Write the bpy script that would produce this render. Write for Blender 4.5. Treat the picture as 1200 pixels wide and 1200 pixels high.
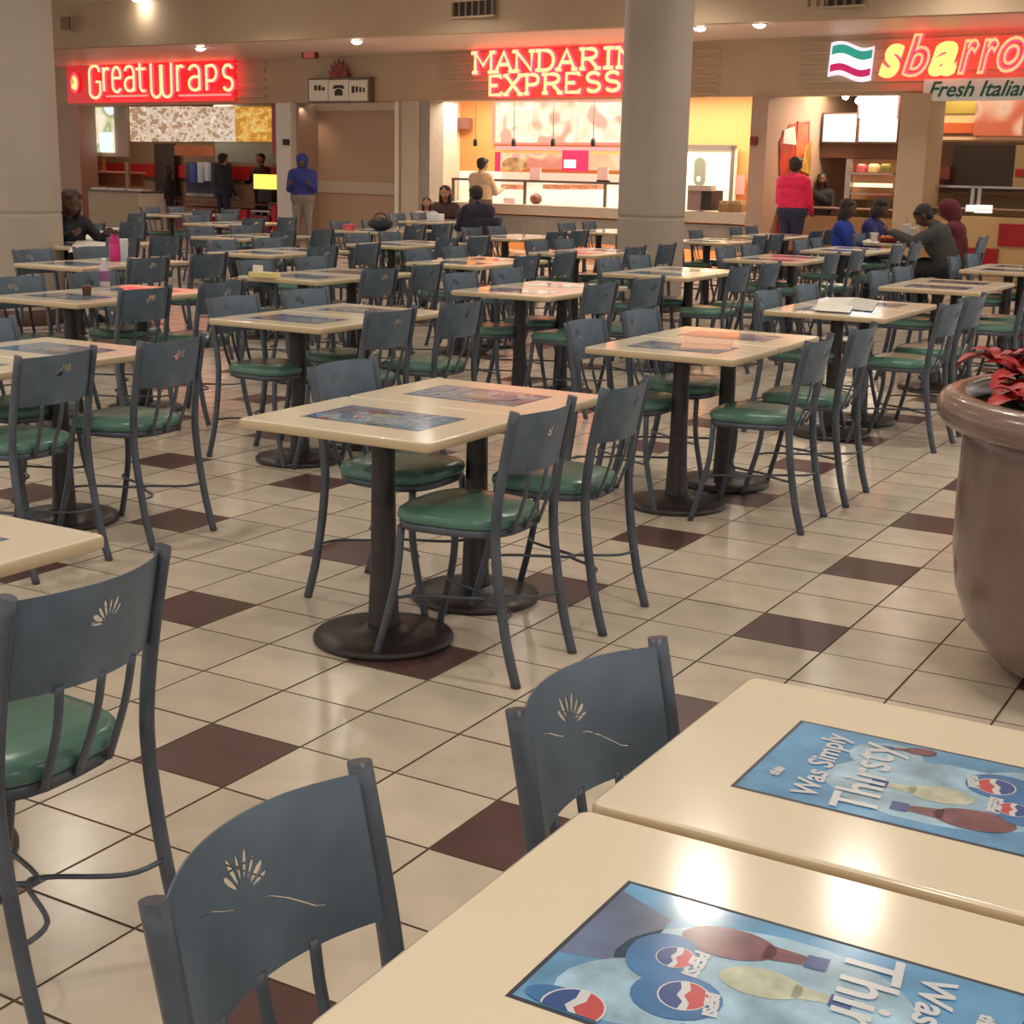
import bpy, bmesh, math, random
from mathutils import Vector, Matrix
random.seed(7)
PI=math.pi
for o in list(bpy.data.objects): bpy.data.objects.remove(o)
S=bpy.context.scene
COL=S.collection
# ------------------------------------------------------------------ camera
CAM=Vector((2.5673,-2.5158,1.5066)); YAW,PIT,ROL=-.524,.235,-.0205; FPX=1695.0
fw=Vector((math.sin(YAW)*math.cos(PIT),math.cos(YAW)*math.cos(PIT),-math.sin(PIT)))
r0=Vector((math.cos(YAW),-math.sin(YAW),0)); d0=fw.cross(r0)
cc,ss=math.cos(ROL),math.sin(ROL)
RX=r0*cc+d0*ss; RD=d0*cc-r0*ss
cd=bpy.data.cameras.new('camera'); cam=bpy.data.objects.new('camera',cd); COL.objects.link(cam)
cd.sensor_width=36; cd.sensor_fit='HORIZONTAL'; cd.lens=FPX/1200*36; cd.clip_start=.05; cd.clip_end=200
M=Matrix.Identity(4)
for i in range(3): M[i][0]=RX[i]; M[i][1]=-RD[i]; M[i][2]=-fw[i]; M[i][3]=CAM[i]
cam.matrix_world=M; S.camera=cam
# ------------------------------------------------------------------ world, exposure, large lights
S.view_settings.view_transform='Standard'; S.view_settings.look='None'; S.view_settings.gamma=1; S.view_settings.use_curve_mapping=False
S.view_settings.exposure=0.08
w=bpy.data.worlds.new('world'); S.world=w; w.use_nodes=True
w.node_tree.nodes['Background'].inputs[0].default_value=(1,.93,.84,1); w.node_tree.nodes['Background'].inputs[1].default_value=.85
def lamp(kind,name,loc,power,color,size=.2,rot=(0,0,0),spot=None,sizey=None,spread=None):
    l=bpy.data.lights.new(name,kind); l.energy=power; l.color=color
    if kind=='AREA':
        l.size=size; l.shape='DISK'
        if sizey: l.shape='RECTANGLE'; l.size_y=sizey
        if spread: l.spread=spread
    elif kind=='SPOT': l.shadow_soft_size=size; l.spot_size=spot or 2.4; l.spot_blend=.6
    else: l.shadow_soft_size=size
    o=bpy.data.objects.new(name,l); COL.objects.link(o); o.location=loc; o.rotation_euler=rot; return o
WARM=(1,.90,.77)
HALLZ=4.12
# the hall's recessed downlights: (x,y) of each fitting, built with its lamp further down
DOWN=[(-.29,4.72),(.50,5.12)]+[(x,y) for y in (-2.2,1.2,8.2,12.0,15.2) for x in (-13,-9.2,-5.6,-2,1.6,5)]+[(-13,4.8),(-9.2,4.8),(-5.6,4.8),(4.2,4.8)]+[(-15.95,16.56)]
# ------------------------------------------------------------------ helpers
def ray(px,py): return (RX*((px-600)/FPX)+RD*((py-600)/FPX)+fw)
A8=math.radians(-8); O8=Vector((-3.4,18.25,0)); ES=Vector((math.cos(A8),math.sin(A8),0)); ET=Vector((-math.sin(A8),math.cos(A8),0))
def W(px,py,t=0):          # a measured point of the storefront plane t metres behind the shopfront -> (s, z)
    q=ray(px,py); k=((O8+ET*t-CAM).dot(ET))/q.dot(ET); P=CAM+q*k; return ((P-O8).dot(ES),P.z)
def wl(s,t,z=0): return O8+ES*s+ET*t+Vector((0,0,z))
MATS={}
def mat(name,col,rough=.5,metal=0,vary=.0,scale=8,bump=0,emit=None,es=0,spec=.5,island=0,coat=0):
    if name in MATS: return MATS[name]
    m=bpy.data.materials.new(name); m.use_nodes=True; nt=m.node_tree; N=nt.nodes; L=nt.links
    b=N['Principled BSDF']; b.inputs['Base Color'].default_value=(*col,1); b.inputs['Roughness'].default_value=rough; b.inputs['Metallic'].default_value=metal
    b.inputs['Specular IOR Level'].default_value=spec; b.inputs['Coat Weight'].default_value=coat
    if emit: b.inputs['Emission Color'].default_value=(*emit,1); b.inputs['Emission Strength'].default_value=es
    last=None
    if vary or bump or island:
        tc=N.new('ShaderNodeTexCoord'); n=N.new('ShaderNodeTexNoise'); n.inputs['Scale'].default_value=scale; n.inputs['Detail'].default_value=5
        L.new(tc.outputs['Object'],n.inputs['Vector'])
        if vary or island:
            mr=N.new('ShaderNodeMapRange'); mr.inputs[3].default_value=1-vary; mr.inputs[4].default_value=1+vary; mr.inputs[1].default_value=.3; mr.inputs[2].default_value=.7
            L.new(n.outputs[0],mr.inputs[0]); v=mr.outputs[0]
            if island:
                g=N.new('ShaderNodeNewGeometry'); oi=N.new('ShaderNodeObjectInfo'); ad=N.new('ShaderNodeMath'); ad.operation='ADD'
                L.new(g.outputs['Random Per Island'],ad.inputs[0]); L.new(oi.outputs['Random'],ad.inputs[1])
                fr=N.new('ShaderNodeMath'); fr.operation='FRACT'; L.new(ad.outputs[0],fr.inputs[0])
                m2=N.new('ShaderNodeMapRange'); m2.inputs[3].default_value=1-island; m2.inputs[4].default_value=1+island; L.new(fr.outputs[0],m2.inputs[0])
                mu=N.new('ShaderNodeMath'); mu.operation='MULTIPLY'; L.new(v,mu.inputs[0]); L.new(m2.outputs[0],mu.inputs[1]); v=mu.outputs[0]
            vm=N.new('ShaderNodeVectorMath'); vm.operation='SCALE'; vm.inputs[0].default_value=col; L.new(v,vm.inputs['Scale']); L.new(vm.outputs[0],b.inputs['Base Color'])
        if bump:
            bp=N.new('ShaderNodeBump'); bp.inputs['Strength'].default_value=bump; bp.inputs['Distance'].default_value=.01; L.new(n.outputs[0],bp.inputs['Height']); L.new(bp.outputs[0],b.inputs['Normal'])
    MATS[name]=m; return m
def sheet(name,cols,scale,es,stretch=(1,1,1)):
    """backlit photo board: blotches of the given colours"""
    m=bpy.data.materials.new(name); m.use_nodes=True; nt=m.node_tree; N=nt.nodes; L=nt.links; b=N['Principled BSDF']
    tc=N.new('ShaderNodeTexCoord'); mp=N.new('ShaderNodeMapping'); mp.inputs['Scale'].default_value=stretch; n=N.new('ShaderNodeTexVoronoi'); n.feature='SMOOTH_F1'; n.inputs['Scale'].default_value=scale
    L.new(tc.outputs['Object'],mp.inputs[0]); L.new(mp.outputs[0],n.inputs['Vector']); r=N.new('ShaderNodeValToRGB'); L.new(n.outputs['Color'],r.inputs[0])
    e=r.color_ramp.elements
    while len(e)<len(cols): e.new(.5)
    for i,c in enumerate(cols): e[i].position=.3+.4*i/(len(cols)-1); e[i].color=(*c,1)
    if not es: L.new(r.outputs[0],b.inputs['Base Color'])
    else: b.inputs['Base Color'].default_value=(.05,.04,.035,1)
    if es: L.new(r.outputs[0],b.inputs['Emission Color']); b.inputs['Emission Strength'].default_value=es
    b.inputs['Roughness'].default_value=.4
    return m
def emat(name,col,es): return mat(name,tuple(c*.12 for c in col),.5,emit=col,es=es)
class MB:
    def __init__(s): s.b=bmesh.new()
    def _x(s,vs,mt,mi=0):
        for v in vs: v.co=mt@v.co
    def box(s,lo,hi,mi=0,rz=0,bev=0):
        r=bmesh.ops.create_cube(s.b,size=1); vs=r['verts']
        c=[(lo[i]+hi[i])/2 for i in range(3)]; d=[abs(hi[i]-lo[i]) for i in range(3)]
        for v in vs: v.co=Vector((v.co.x*d[0],v.co.y*d[1],v.co.z*d[2]))
        fs={f for v in vs for f in v.link_faces}
        for f in fs: f.material_index=mi
        if bev:
            es={e for v in vs for e in v.link_edges}
            r=bmesh.ops.bevel(s.b,geom=list(es),offset=bev,segments=2,affect='EDGES',profile=.5)
            vs=[v for v in r['verts']]; 
            vs=list({v for f in r['faces'] for v in f.verts}|set(vs))
            for f in {f for v in vs for f in v.link_faces}: f.material_index=mi
        mt=Matrix.Translation(c)@Matrix.Rotation(rz,4,'Z')
        for v in vs: v.co=mt@v.co
        return s
    def tube(s,pts,r,n=10,ry=None,mi=0,closed=False,cap=True,up=None):
        pts=[Vector(p) for p in pts]; k=len(pts); R=r if isinstance(r,(list,tuple)) else [r]*k
        rings=[]; prev=Vector(up) if up else None
        for i,p in enumerate(pts):
            if closed: t=pts[(i+1)%k]-pts[i-1]
            else: t=pts[min(i+1,k-1)]-pts[max(i-1,0)]
            t.normalize()
            if prev is None: prev=Vector((0,0,1)) if abs(t.z)<.9 else Vector((1,0,0))
            x=prev-t*prev.dot(t)
            if x.length<1e-4: x=t.orthogonal()
            x.normalize(); y=t.cross(x); prev=x
            ra=R[i]; rb=ra if ry is None else ra*ry
            rings.append([s.b.verts.new(p+x*(ra*math.cos(2*PI*j/n))+y*(rb*math.sin(2*PI*j/n))) for j in range(n)])
        m=k if closed else k-1
        for i in range(m):
            a=rings[i];b=rings[(i+1)%k]
            for j in range(n):
                f=s.b.faces.new((a[j],a[(j+1)%n],b[(j+1)%n],b[j])); f.material_index=mi; f.smooth=True
        if cap and not closed:
            s.b.faces.new(rings[0][::-1]).material_index=mi; s.b.faces.new(rings[-1]).material_index=mi
        return s
    def lathe(s,prof,n=32,c=(0,0,0),mi=0,sx=1,sy=1):
        rings=[]
        for r,z in prof: rings.append([s.b.verts.new((c[0]+sx*r*math.cos(2*PI*j/n),c[1]+sy*r*math.sin(2*PI*j/n),c[2]+z)) for j in range(n)])
        for a,b in zip(rings,rings[1:]):
            for j in range(n):
                f=s.b.faces.new((a[j],a[(j+1)%n],b[(j+1)%n],b[j])); f.material_index=mi; f.smooth=True
        s.b.faces.new(rings[0][::-1]).material_index=mi; s.b.faces.new(rings[-1]).material_index=mi
        return s
    def ell(s,c,r,mi=0,sub=2,rot=None):
        q=bmesh.ops.create_icosphere(s.b,subdivisions=sub,radius=1)
        for v in q['verts']:
            p=Vector((v.co.x*r[0],v.co.y*r[1],v.co.z*r[2]))
            if rot: p=rot@p
            v.co=p+Vector(c)
            for f in v.link_faces: f.material_index=mi; f.smooth=True
        return s
    def poly(s,pts,depth,mi=0):      # flat outline pts (3-D) pushed along depth vector
        a=[s.b.verts.new(p) for p in pts]; b=[s.b.verts.new(Vector(p)+Vector(depth)) for p in pts]; n=len(a)
        s.b.faces.new(a[::-1]).material_index=mi; s.b.faces.new(b).material_index=mi
        for i in range(n): s.b.faces.new((a[i],a[(i+1)%n],b[(i+1)%n],b[i])).material_index=mi
        return s
    def mesh(s,name,mats):
        bmesh.ops.recalc_face_normals(s.b,faces=s.b.faces)
        me=bpy.data.meshes.new(name); s.b.to_mesh(me); s.b.free()
        for m in (mats if isinstance(mats,(list,tuple)) else [mats]): me.materials.append(m)
        return me
    def build(s,name,mats,parent=None,origin=None,tags=None):
        if origin is not None:
            for v in s.b.verts: v.co-=Vector(origin)
        return obj(name,s.mesh(name,mats),parent,origin or (0,0,0),tags)
def obj(name,me,parent=None,loc=(0,0,0),tags=None,rz=0):
    o=bpy.data.objects.new(name,me); COL.objects.link(o); o.location=loc; o.rotation_euler=(0,0,rz)
    if parent: o.parent=parent
    if tags: tag(o,*tags)
    return o
def tag(o,label,cat,group=None):
    o['label']=label; o['category']=cat
    if group: o['group']=group
def empty(name,label,cat,loc=(0,0,0),rz=0,group=None):
    o=bpy.data.objects.new(name,None); COL.objects.link(o); o.location=loc; o.rotation_euler=(0,0,rz); tag(o,label,cat,group); o.empty_display_size=.1; return o
def struct(o): o['kind']='structure'; return o
def copy_tree(o,parent=None,label=None,group=None):
    c=o.copy(); COL.objects.link(c)
    if parent: c.parent=parent
    if label: c['label']=label
    if group: c['group']=group
    for ch in list(o.children): copy_tree(ch,c)
    return c
# in the storefront frame: mesh built in (s,t,z), object placed and turned with the shopfront
def fbuild(mb,name,mats,parent=None,tags=None,org=None):
    if parent is not None:
        og=Vector(parent['fo'])
        for v in mb.b.verts: v.co-=og
        return obj(name,mb.mesh(name,mats),parent)
    if org is None:
        vs=mb.b.verts; org=Vector((sum(v.co.x for v in vs)/len(vs),sum(v.co.y for v in vs)/len(vs),min(v.co.z for v in vs)))
    for v in mb.b.verts: v.co-=Vector(org)
    return obj(name,mb.mesh(name,mats),None,wl(*org),tags,A8)
def fempty(name,label,cat,s,t,z=0,group=None):
    e=empty(name,label,cat,wl(s,t,z),A8,group); e['fo']=(s,t,z); return e
def pxbox(mb,x0,y0,x1,y1,t,dep,mi=0):   # box whose front face sits on plane t, spanning measured points
    a=W(x0,y0,t);b=W(x1,y1,t); mb.box((a[0],t,b[1] if b[1]>.15 else 0),(b[0],t+dep,a[1]),mi); return mb
# ------------------------------------------------------------------ materials
tile_l=mat('cream_floor_tile',(.62,.545,.45),.20,vary=.10,scale=5,island=.07,bump=.05)
tile_d=mat('maroon_floor_tile',(.105,.052,.050),.33,vary=.15,scale=6,island=.05)
grout=mat("brown_grout",(.16,.115,.085),.8,vary=.2,scale=20)
lam=mat('cream_laminate',(.84,.755,.60),.14,vary=.03,scale=3)
lamedge=mat('cream_edge_band',(.60,.47,.30),.35)
castiron=mat('dark_cast_iron',(.040,.034,.034),.38,metal=.3,vary=.25,scale=18,bump=.1)
steel=mat('slate_blue_metal',(.085,.100,.130),.38,metal=.35,vary=.22,scale=9)
vinyl=mat('green_vinyl',(.080,.190,.155),.26,vary=.14,scale=7)
panelm=mat('slate_blue_panel',(.110,.152,.205),.42,metal=.25,vary=.24,scale=7,bump=.03)
beige=mat('beige_plaster',(.52,.385,.26),.75,vary=.05,scale=2)
beige2=mat('pale_beige_plaster',(.56,.46,.36),.75,vary=.05,scale=2)
colm=mat('column_paint',(.44,.37,.31),.6,vary=.05,scale=1.5)
ceilm=mat('ceiling_paint',(.66,.58,.48),.8,vary=.03,scale=1)
brown=mat('brown_baseboard',(.11,.055,.04),.5,vary=.2)
white=mat('white_paint',(.75,.70,.62),.5,vary=.04)
dark=mat('dark_interior',(.03,.02,.018),.6,vary=.3)
redp=mat('red_laminate',(.36,.012,.016),.35,vary=.12)
grey=mat('grey_laminate',(.34,.30,.26),.5,vary=.08)
paper=mat('white_paper',(.82,.80,.76),.6)
lampm=emat('lamp_disc',(1,.93,.80),38)
trimw=mat('lamp_trim',(.8,.76,.7),.4)
chrome=mat('brushed_steel',(.55,.52,.48),.3,metal=.9)
# ------------------------------------------------------------------ floor and its tiles
T=.3048
fl=struct(MB().box((-30,-6,-.06),(9,30,-.004)).build('floor',grout))
def inframe(x,y,z=0):
    d=Vector((x,y,z))-CAM; k=d.dot(fw)
    if k<.2: return None
    return 600+FPX*d.dot(RX)/k,600+FPX*d.dot(RD)/k,k
def tilemb(mb,i,j,mi,x0=0,y0=0,ed=1):
    g=.0027; a=(i*T+g-x0,j*T+g-y0); b=((i+1)*T-g-x0,(j+1)*T-g-y0); c=.001
    lo=[mb.b.verts.new(p) for p in ((a[0],a[1],-.004),(b[0],a[1],-.004),(b[0],b[1],-.004),(a[0],b[1],-.004))]
    hi=[mb.b.verts.new(p) for p in ((a[0]+c,a[1]+c,0),(b[0]-c,a[1]+c,0),(b[0]-c,b[1]-c,0),(a[0]+c,b[1]-c,0))]
    mb.b.faces.new(hi).material_index=mi
    for k in range(4): mb.b.faces.new((lo[k],lo[(k+1)%4],hi[(k+1)%4],hi[k])).material_index=mi+ed
ts=[]
for i in range(-75,22):
    for j in range(-16,72):
        c=inframe((i+.5)*T,(j+.5)*T)
        vis=c and -60<c[0]<1260 and c[1]<1290
        ts.append((c[2] if vis else 999,i,j,0))
ts.sort()
proto=[MB(),MB()]
for k in (0,1): tilemb(proto[k],0,0,0,T/2,T/2)
proto=[proto[0].mesh('tile',[tile_l,grout]),proto[1].mesh('tile',[tile_d,grout])]
rest=MB()
for n,(d,i,j,_) in enumerate(ts):
    dk=int(i%3==0 and j%3==0)
    if n<300: obj('tile',proto[dk],fl,((i+.5)*T,(j+.5)*T,random.uniform(-.0006,.0004)))
    else: tilemb(rest,i,j,dk,0,0,2-dk)
o=rest.build('distant_tiles',[tile_l,tile_d,grout],fl); o['kind']='stuff'
# ------------------------------------------------------------------ hall: ceiling, fascia, soffit, header, columns
struct(MB().box((-24,-6,HALLZ),(9,17.4,HALLZ+.15)).build('ceiling',ceilm))
FA=math.atan2(1.48,16.4)     # the fascia runs at a small angle to the shopfront
def ft(s): return -2.18+ (s-0)*.0902
SOF=3.39; HB=2.58
m=MB(); s0,s1=-24,6
m.poly([(s0,ft(s0),SOF),(s1,ft(s1),SOF),(s1,ft(s1)+.2,SOF),(s0,ft(s0)+.2,SOF)],(0,0,HALLZ-SOF+.1)); struct(fbuild(m,'wall_back',beige))
m=MB(); m.poly([(s0,ft(s0)+.01,SOF+.002),(s1,ft(s1)+.01,SOF+.002),(s1,.2,SOF+.002),(s0,.2,SOF+.002)],(0,0,.12)); struct(fbuild(m,'ceiling',mat('soffit_paint',(.74,.62,.54),.45)))
m=MB().box((s0,0,HB),(s1,.35,SOF+.05)); hdr=struct(fbuild(m,'wall_back',beige))
# ribbed sections of the header beside each sign
def ribs(x0,x1,ya,yb,n):
    a=W(x0,ya,0); b=W(x1,yb,0); m=MB()
    for i in range(n):
        z=b[1]+(a[1]-b[1])*(i+.5)/n; m.box((a[0],-.03,z-.018),(b[0],.0,z+.018))
    struct(fbuild(m,'trim_1',beige))
ribs(274,312,70,118,5); ribs(515,770,60,118,6); ribs(778,842,56,115,6); ribs(940,1290,46,108,6)
# pilasters and piers: px range at the shopfront plane
def pier(x0,x1,mt,t0=-.05,t1=.4,name='trim_2',z1=HB):
    a=W(x0,250,t0)[0]; b=W(x1,250,t0)[0]
    struct(fbuild(MB().box((a,t0,0),(b,t1,z1)),name,mt))
pinkw=mat('rose_plaster',(.46,.31,.235),.7)
pier(60,97,pinkw,-.05,.4); pier(325,342,white,-.05,3.2); pier(342,352,pinkw,.1,.8); pier(470,490,beige2,-.05,1.0); pier(490,503,grey,-.02,.35); pier(874,893,pinkw,-.05,3.2); pier(1046,1079,beige,-.15,.4)
a=W(352,250,.6)[0]; b=W(470,250,.6)[0]
alc=struct(fbuild(MB().box((a-.3,.6,0),(b+.3,.75,HB)),'wall_back',mat('tan_alcove',(.50,.33,.22),.6)))
m=MB()
for z0,z1 in ((.0,.14),(.93,1.15),(2.45,2.58)): m.box((a,.56,z0),(b,.6,z1))
m.box((a,.56,0),(a+.22,.6,HB)); m.box((b-.12,.56,0),(b,.6,HB)); struct(fbuild(m,'trim_3',beige2))
lamp('SPOT','alcove_lamp',wl(a+.5,.15,2.52),60,(1,.78,.55),.05,spot=2.2)
# outer end walls and stall shells
def shell(x0,x1,t1,wallm,ext=0,a0=None,ceilz=2.75,left=None,right=None):
    a=W(x0,250,0)[0]-ext if a0 is None else a0; b=W(x1,250,0)[0]
    struct(fbuild(MB().box((a-.1,t1,0),(b+.1,t1+.1,ceilz)),'wall_back',wallm))
    struct(fbuild(MB().box((a-.1,.35,ceilz),(b+.1,t1+.1,ceilz+.1)),'ceiling',white))
    struct(fbuild(MB().box((a-.1,.05,0),(a,t1,ceilz)),'wall_left',left or wallm)); struct(fbuild(MB().box((b,.05,0),(b+.1,t1,ceilz)),'wall_right',right or wallm))
    return a,b
orange=mat('orange_wall',(.80,.34,.12),.5,vary=.05,scale=1); cream=mat('cream_wall',(.85,.76,.62),.5)
ga,gb=shell(90,326,3.2,mat('stall_tan_dark',(.24,.155,.10),.6),3.2); ma,mb_=shell(503,875,1.75,orange,0,W(538,250,1.75)[0],left=cream,right=cream); sa,sb=shell(893,1290,3.6,mat('tan_wall',(.40,.29,.17),.6),left=mat('tan_side',(.42,.32,.19),.6))
m=MB()
# columns
def column(x,y,r,label):
    e=empty('column',label,'column',(x,y,0))
    MB().lathe([(r+.012,0),(r+.012,.03),(r,.035),(r,.05),(r,.98),(r,1.00),(r-.008,1.005),(r-.008,1.02),(r,1.025),(r,1.045),(r,HALLZ-.05),(r,HALLZ)],48).build('shaft',colm,e)
    MB().lathe([(r+.006,.035),(r+.008,.17),(r-.002,.175),(r-.01,.03)],48).build('base_band',brown,e)
column(-4.0,11.65,.352,'round beige column in front of the letter sign and orange food stall')
column(-7.90,6.65,.385,'round beige column at the left edge beside the table with papers')
# fascia vents
def vent(x0,x1,y0,y1,label):
    sm=W((x0+x1)/2,y0,-2.4)[0]; t=ft(sm)-.02
    a=W(x0,y0,t);b=W(x1,y1,t)
    e=fempty('vent_grille',label,'vent',(a[0]+b[0])/2,t,b[1])
    fbuild(MB().box((a[0],t-.005,b[1]),(b[0],t+.03,a[1])),'backing',dark,e)
    m=MB(); n=6
    fbuild(MB().box((a[0]-.03,t-.02,b[1]-.03),(b[0]+.03,t-.0,b[1])).box((a[0]-.03,t-.02,a[1]),(b[0]+.03,t,a[1]+.03)),'frame',beige,e)
    for i in range(n+1):
        s=a[0]+(b[0]-a[0])*i/n; fbuild(MB().box((s-.018,t-.03,b[1]),(s+.018,t-.004,a[1])),'louvre',mat('vent_metal',(.20,.13,.08),.5),e)
vent(532,578,3,17,'dark louvred vent high on the fascia above the letter sign'); vent(950,1012,-8,5,'dark louvred vent at top right above the flag sign'); vent(73,81,20,35,'dark louvred vent high on the fascia beside the left column')
# downlights
def downlight(loc,label,r=.11,power=22,group=None):
    e=empty('downlight',label,'ceiling light',loc,0,group)
    MB().lathe([(r,0),(r+.03,0),(r+.03,.012),(r,.012)],24,(0,0,-.012)).build('trim_ring',trimw,e)
    MB().lathe([(r*.35,-.04),(r*.75,-.03),(r-.004,-.008),(r-.004,.006)],24,(0,0,-.009)).build('lens',lampm,e)
    l=lamp('SPOT','downlight_lamp',(loc[0],loc[1],loc[2]-.06),power,WARM,r,spot=2.6)
    return e
ORD=('first','second','third','fourth','fifth','sixth','seventh','eighth','ninth','tenth','eleventh')
YS=sorted({d[1] for d in DOWN})
def ROWN(y): return ORD[YS.index(y)]
def COLN(x): return ORD[sorted({d[0] for d in DOWN}).index(x)]
for i,(x,y) in enumerate(DOWN):
    q=inframe(x,y,HALLZ); v=q and 0<q[0]<1200 and q[1]>0
    downlight((x,y,HALLZ),'round recessed ceiling light above the left red sign' if v else 'recessed hall ceiling downlight above the seating, %s row, %s from the left'%(ROWN(y),COLN(x)),.13 if i<2 else .11,(6 if i==len(DOWN)-1 else 95) if i>1 else 75,None if v else 'hall downlights')
for px,py,d in ((235,56,'above the left red neon sign'),(418,48,'above the hanging direction sign'),(820,32,'right of the big round column'),(890,28,'faint, between column and flag sign')):
    q=ray(px,py); k=(SOF-CAM.z)/q.z; P=CAM+q*k; downlight((P.x,P.y,SOF),'recessed soffit downlight '+d,.085,20)
# ------------------------------------------------------------------ text and flat print helpers
def text_mesh(body,size,mt,shear=0,extrude=.0,offset=0,align='CENTER',bevel=0,name='lettering'):
    c=bpy.data.curves.new(name,'FONT'); c.body=body; c.size=size; c.shear=shear; c.extrude=extrude; c.offset=offset; c.align_x=align; c.align_y='CENTER'; c.bevel_depth=bevel; c.resolution_u=3
    o=bpy.data.objects.new(name,c); COL.objects.link(o); dg=bpy.context.evaluated_depsgraph_get()
    me=bpy.data.meshes.new_from_object(o.evaluated_get(dg)); bpy.data.objects.remove(o); me.materials.clear(); me.materials.append(mt); me.name=name; return me
# ------------------------------------------------------------------ the chair
def panel_mesh():
    c=bpy.data.curves.new('backrest','CURVE'); c.dimensions='2D'; c.fill_mode='BOTH'; c.extrude=.0014
    def loop(pts):
        s=c.splines.new('POLY'); s.points.add(len(pts)-1); s.use_cyclic_u=True
        for p,q in zip(s.points,pts): p.co=(q[0],q[1],0,1)
    hw=.176; loop([(-hw,0),(hw,0),(hw,.178),(hw*.5,.181),(-hw*.5,.181),(-hw,.178)])
    def petal(a,r0,r1,wd,cx=0,cz=.098):
        u=(math.cos(a),math.sin(a)); n=(-u[1],u[0]); P=[]
        for k in range(10):
            t=k/10*2*PI; l=(r0+r1)/2+(r1-r0)/2*math.cos(t); h=wd*math.sin(t)*(.75+.25*math.cos(t)); P.append((cx+u[0]*l+n[0]*h,cz+u[1]*l+n[1]*h))
        loop(P)
    for k,(a,ln,wd) in enumerate(((170,.042,.0042),(151,.044,.0062),(130,.044,.0046),(110,.050,.0054),(90,.047,.0046),(70,.053,.0054),(50,.045,.0046))): petal(math.radians(a-4),.013,ln,wd)
    def slit(pts,wd=.0011):
        P=[(x,z+wd) for x,z in pts]+[(x,z-wd) for x,z in pts[::-1]]; loop(P)
    slit([(-.112,.040),(-.098,.044),(-.085,.053),(-.062,.068),(-.038,.080),(-.024,.083)],.0008); slit([(.020,.090),(.040,.098),(.062,.109),(.084,.116),(.108,.118)],.0008)
    o=bpy.data.objects.new('p',c); COL.objects.link(o); dg=bpy.context.evaluated_depsgraph_get(); me=bpy.data.meshes.new_from_object(o.evaluated_get(dg)); bpy.data.objects.remove(o)
    b=bmesh.new(); b.from_mesh(me)
    bmesh.ops.remove_doubles(b,verts=b.verts,dist=1e-5)
    for k in range(-9,10):
        bmesh.ops.bisect_plane(b,geom=b.verts[:]+b.edges[:]+b.faces[:],plane_co=(k*hw/10,0,0),plane_no=(1,0,0))
    for v in b.verts:
        x,z,dp=v.co.x,v.co.y,v.co.z; bow=-.052*(1-(x/hw)**2)
        v.co=Vector((x,-.207-z*.20+bow+dp,.636+z))
    bmesh.ops.recalc_face_normals(b,faces=b.faces); b.to_mesh(me); b.free(); me.materials.clear(); me.materials.append(panelm); me.name='backrest'; return me
def outline(w,l,n=28,taper=.10,p=3.2):
    P=[]
    for k in range(n):
        a=2*PI*k/n; c_,s_=math.cos(a),math.sin(a); x=w*abs(c_)**(2/p)*(1 if c_>0 else -1); y=l*abs(s_)**(2/p)*(1 if s_>0 else -1); P.append((x*(1+taper*y/l),y))
    return P
def ringsolid(w,l,prof,y0=0,n=28,taper=.10):
    m=MB(); R=[]
    for sc,z in prof: R.append([m.b.verts.new((x*sc,y*sc+y0,z)) for x,y in outline(w,l,n,taper)])
    for a,b in zip(R,R[1:]):
        for j in range(n): f=m.b.faces.new((a[j],a[(j+1)%n],b[(j+1)%n],b[j])); f.smooth=True
    m.b.faces.new(R[0][::-1]); m.b.faces.new(R[-1]); return m
def smooth(pts,k=4):
    P=[Vector(p) for p in pts]; out=[]
    for i in range(len(P)-1):
        a=P[max(i-1,0)];b=P[i];c=P[i+1];d=P[min(i+2,len(P)-1)]
        for j in range(k):
            t=j/k; out.append(.5*((2*b)+(c-a)*t+(2*a-5*b+4*c-d)*t*t+(3*b-a-3*c+d)*t**3))
    out.append(P[-1]); return out
def make_chair():
    e=empty('dining_chair','x','chair')
    ringsolid(.193,.192,[(.93,.452),(1,.458),(1.02,.470),(1.0,.484),(.94,.493),(.75,.500),(.4,.503)],0).build('seat',vinyl,e)
    ringsolid(.190,.190,[(.90,.428),(1,.432),(1,.454),(.9,.456)],0).build('seat_frame',steel,e)
    obj('backrest',panel_mesh(),e)
    for s in (-1,1):
        MB().tube(smooth([(s*.188,-.272,0),(s*.187,-.238,.12),(s*.186,-.208,.28),(s*.186,-.192,.42),(s*.186,-.194,.52),(s*.186,-.212,.65),(s*.186,-.247,.825)]),.0165,10,.72,up=(0,1,0)).build('rear_leg',steel,e)
        MB().tube(smooth([(s*.190,.228,0),(s*.182,.190,.14),(s*.172,.160,.28),(s*.160,.152,.435)]),.0125,10,up=(0,1,0)).build('front_leg',steel,e)
    for x in (-.085,0,.085):
        bw=-.052*(1-(x/.176)**2)
        MB().tube(smooth([(x*1.05,-.207+bw-.002,.645),(x,-.205+bw*.7,.56),(x*.95,-.186+bw*.12,.44)],3),.0042,8,2.7,up=(0,1,0)).build('spindle',steel,e)
    MB().tube(smooth([(.186,-.222,.20),(.10,-.20,.20),(.02,-.075,.20),(-.02,-.075,.20),(-.10,-.20,.20),(-.186,-.222,.20)],5),.0052,8).build('stretcher',steel,e)
    MB().tube(smooth([(.180,.176,.20),(.10,.13,.20),(.02,-.055,.20),(-.02,-.055,.20),(-.10,.13,.20),(-.180,.176,.20)],5),.0052,8).build('stretcher',steel,e)
    return e
CH=make_chair(); CHN=0
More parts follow.
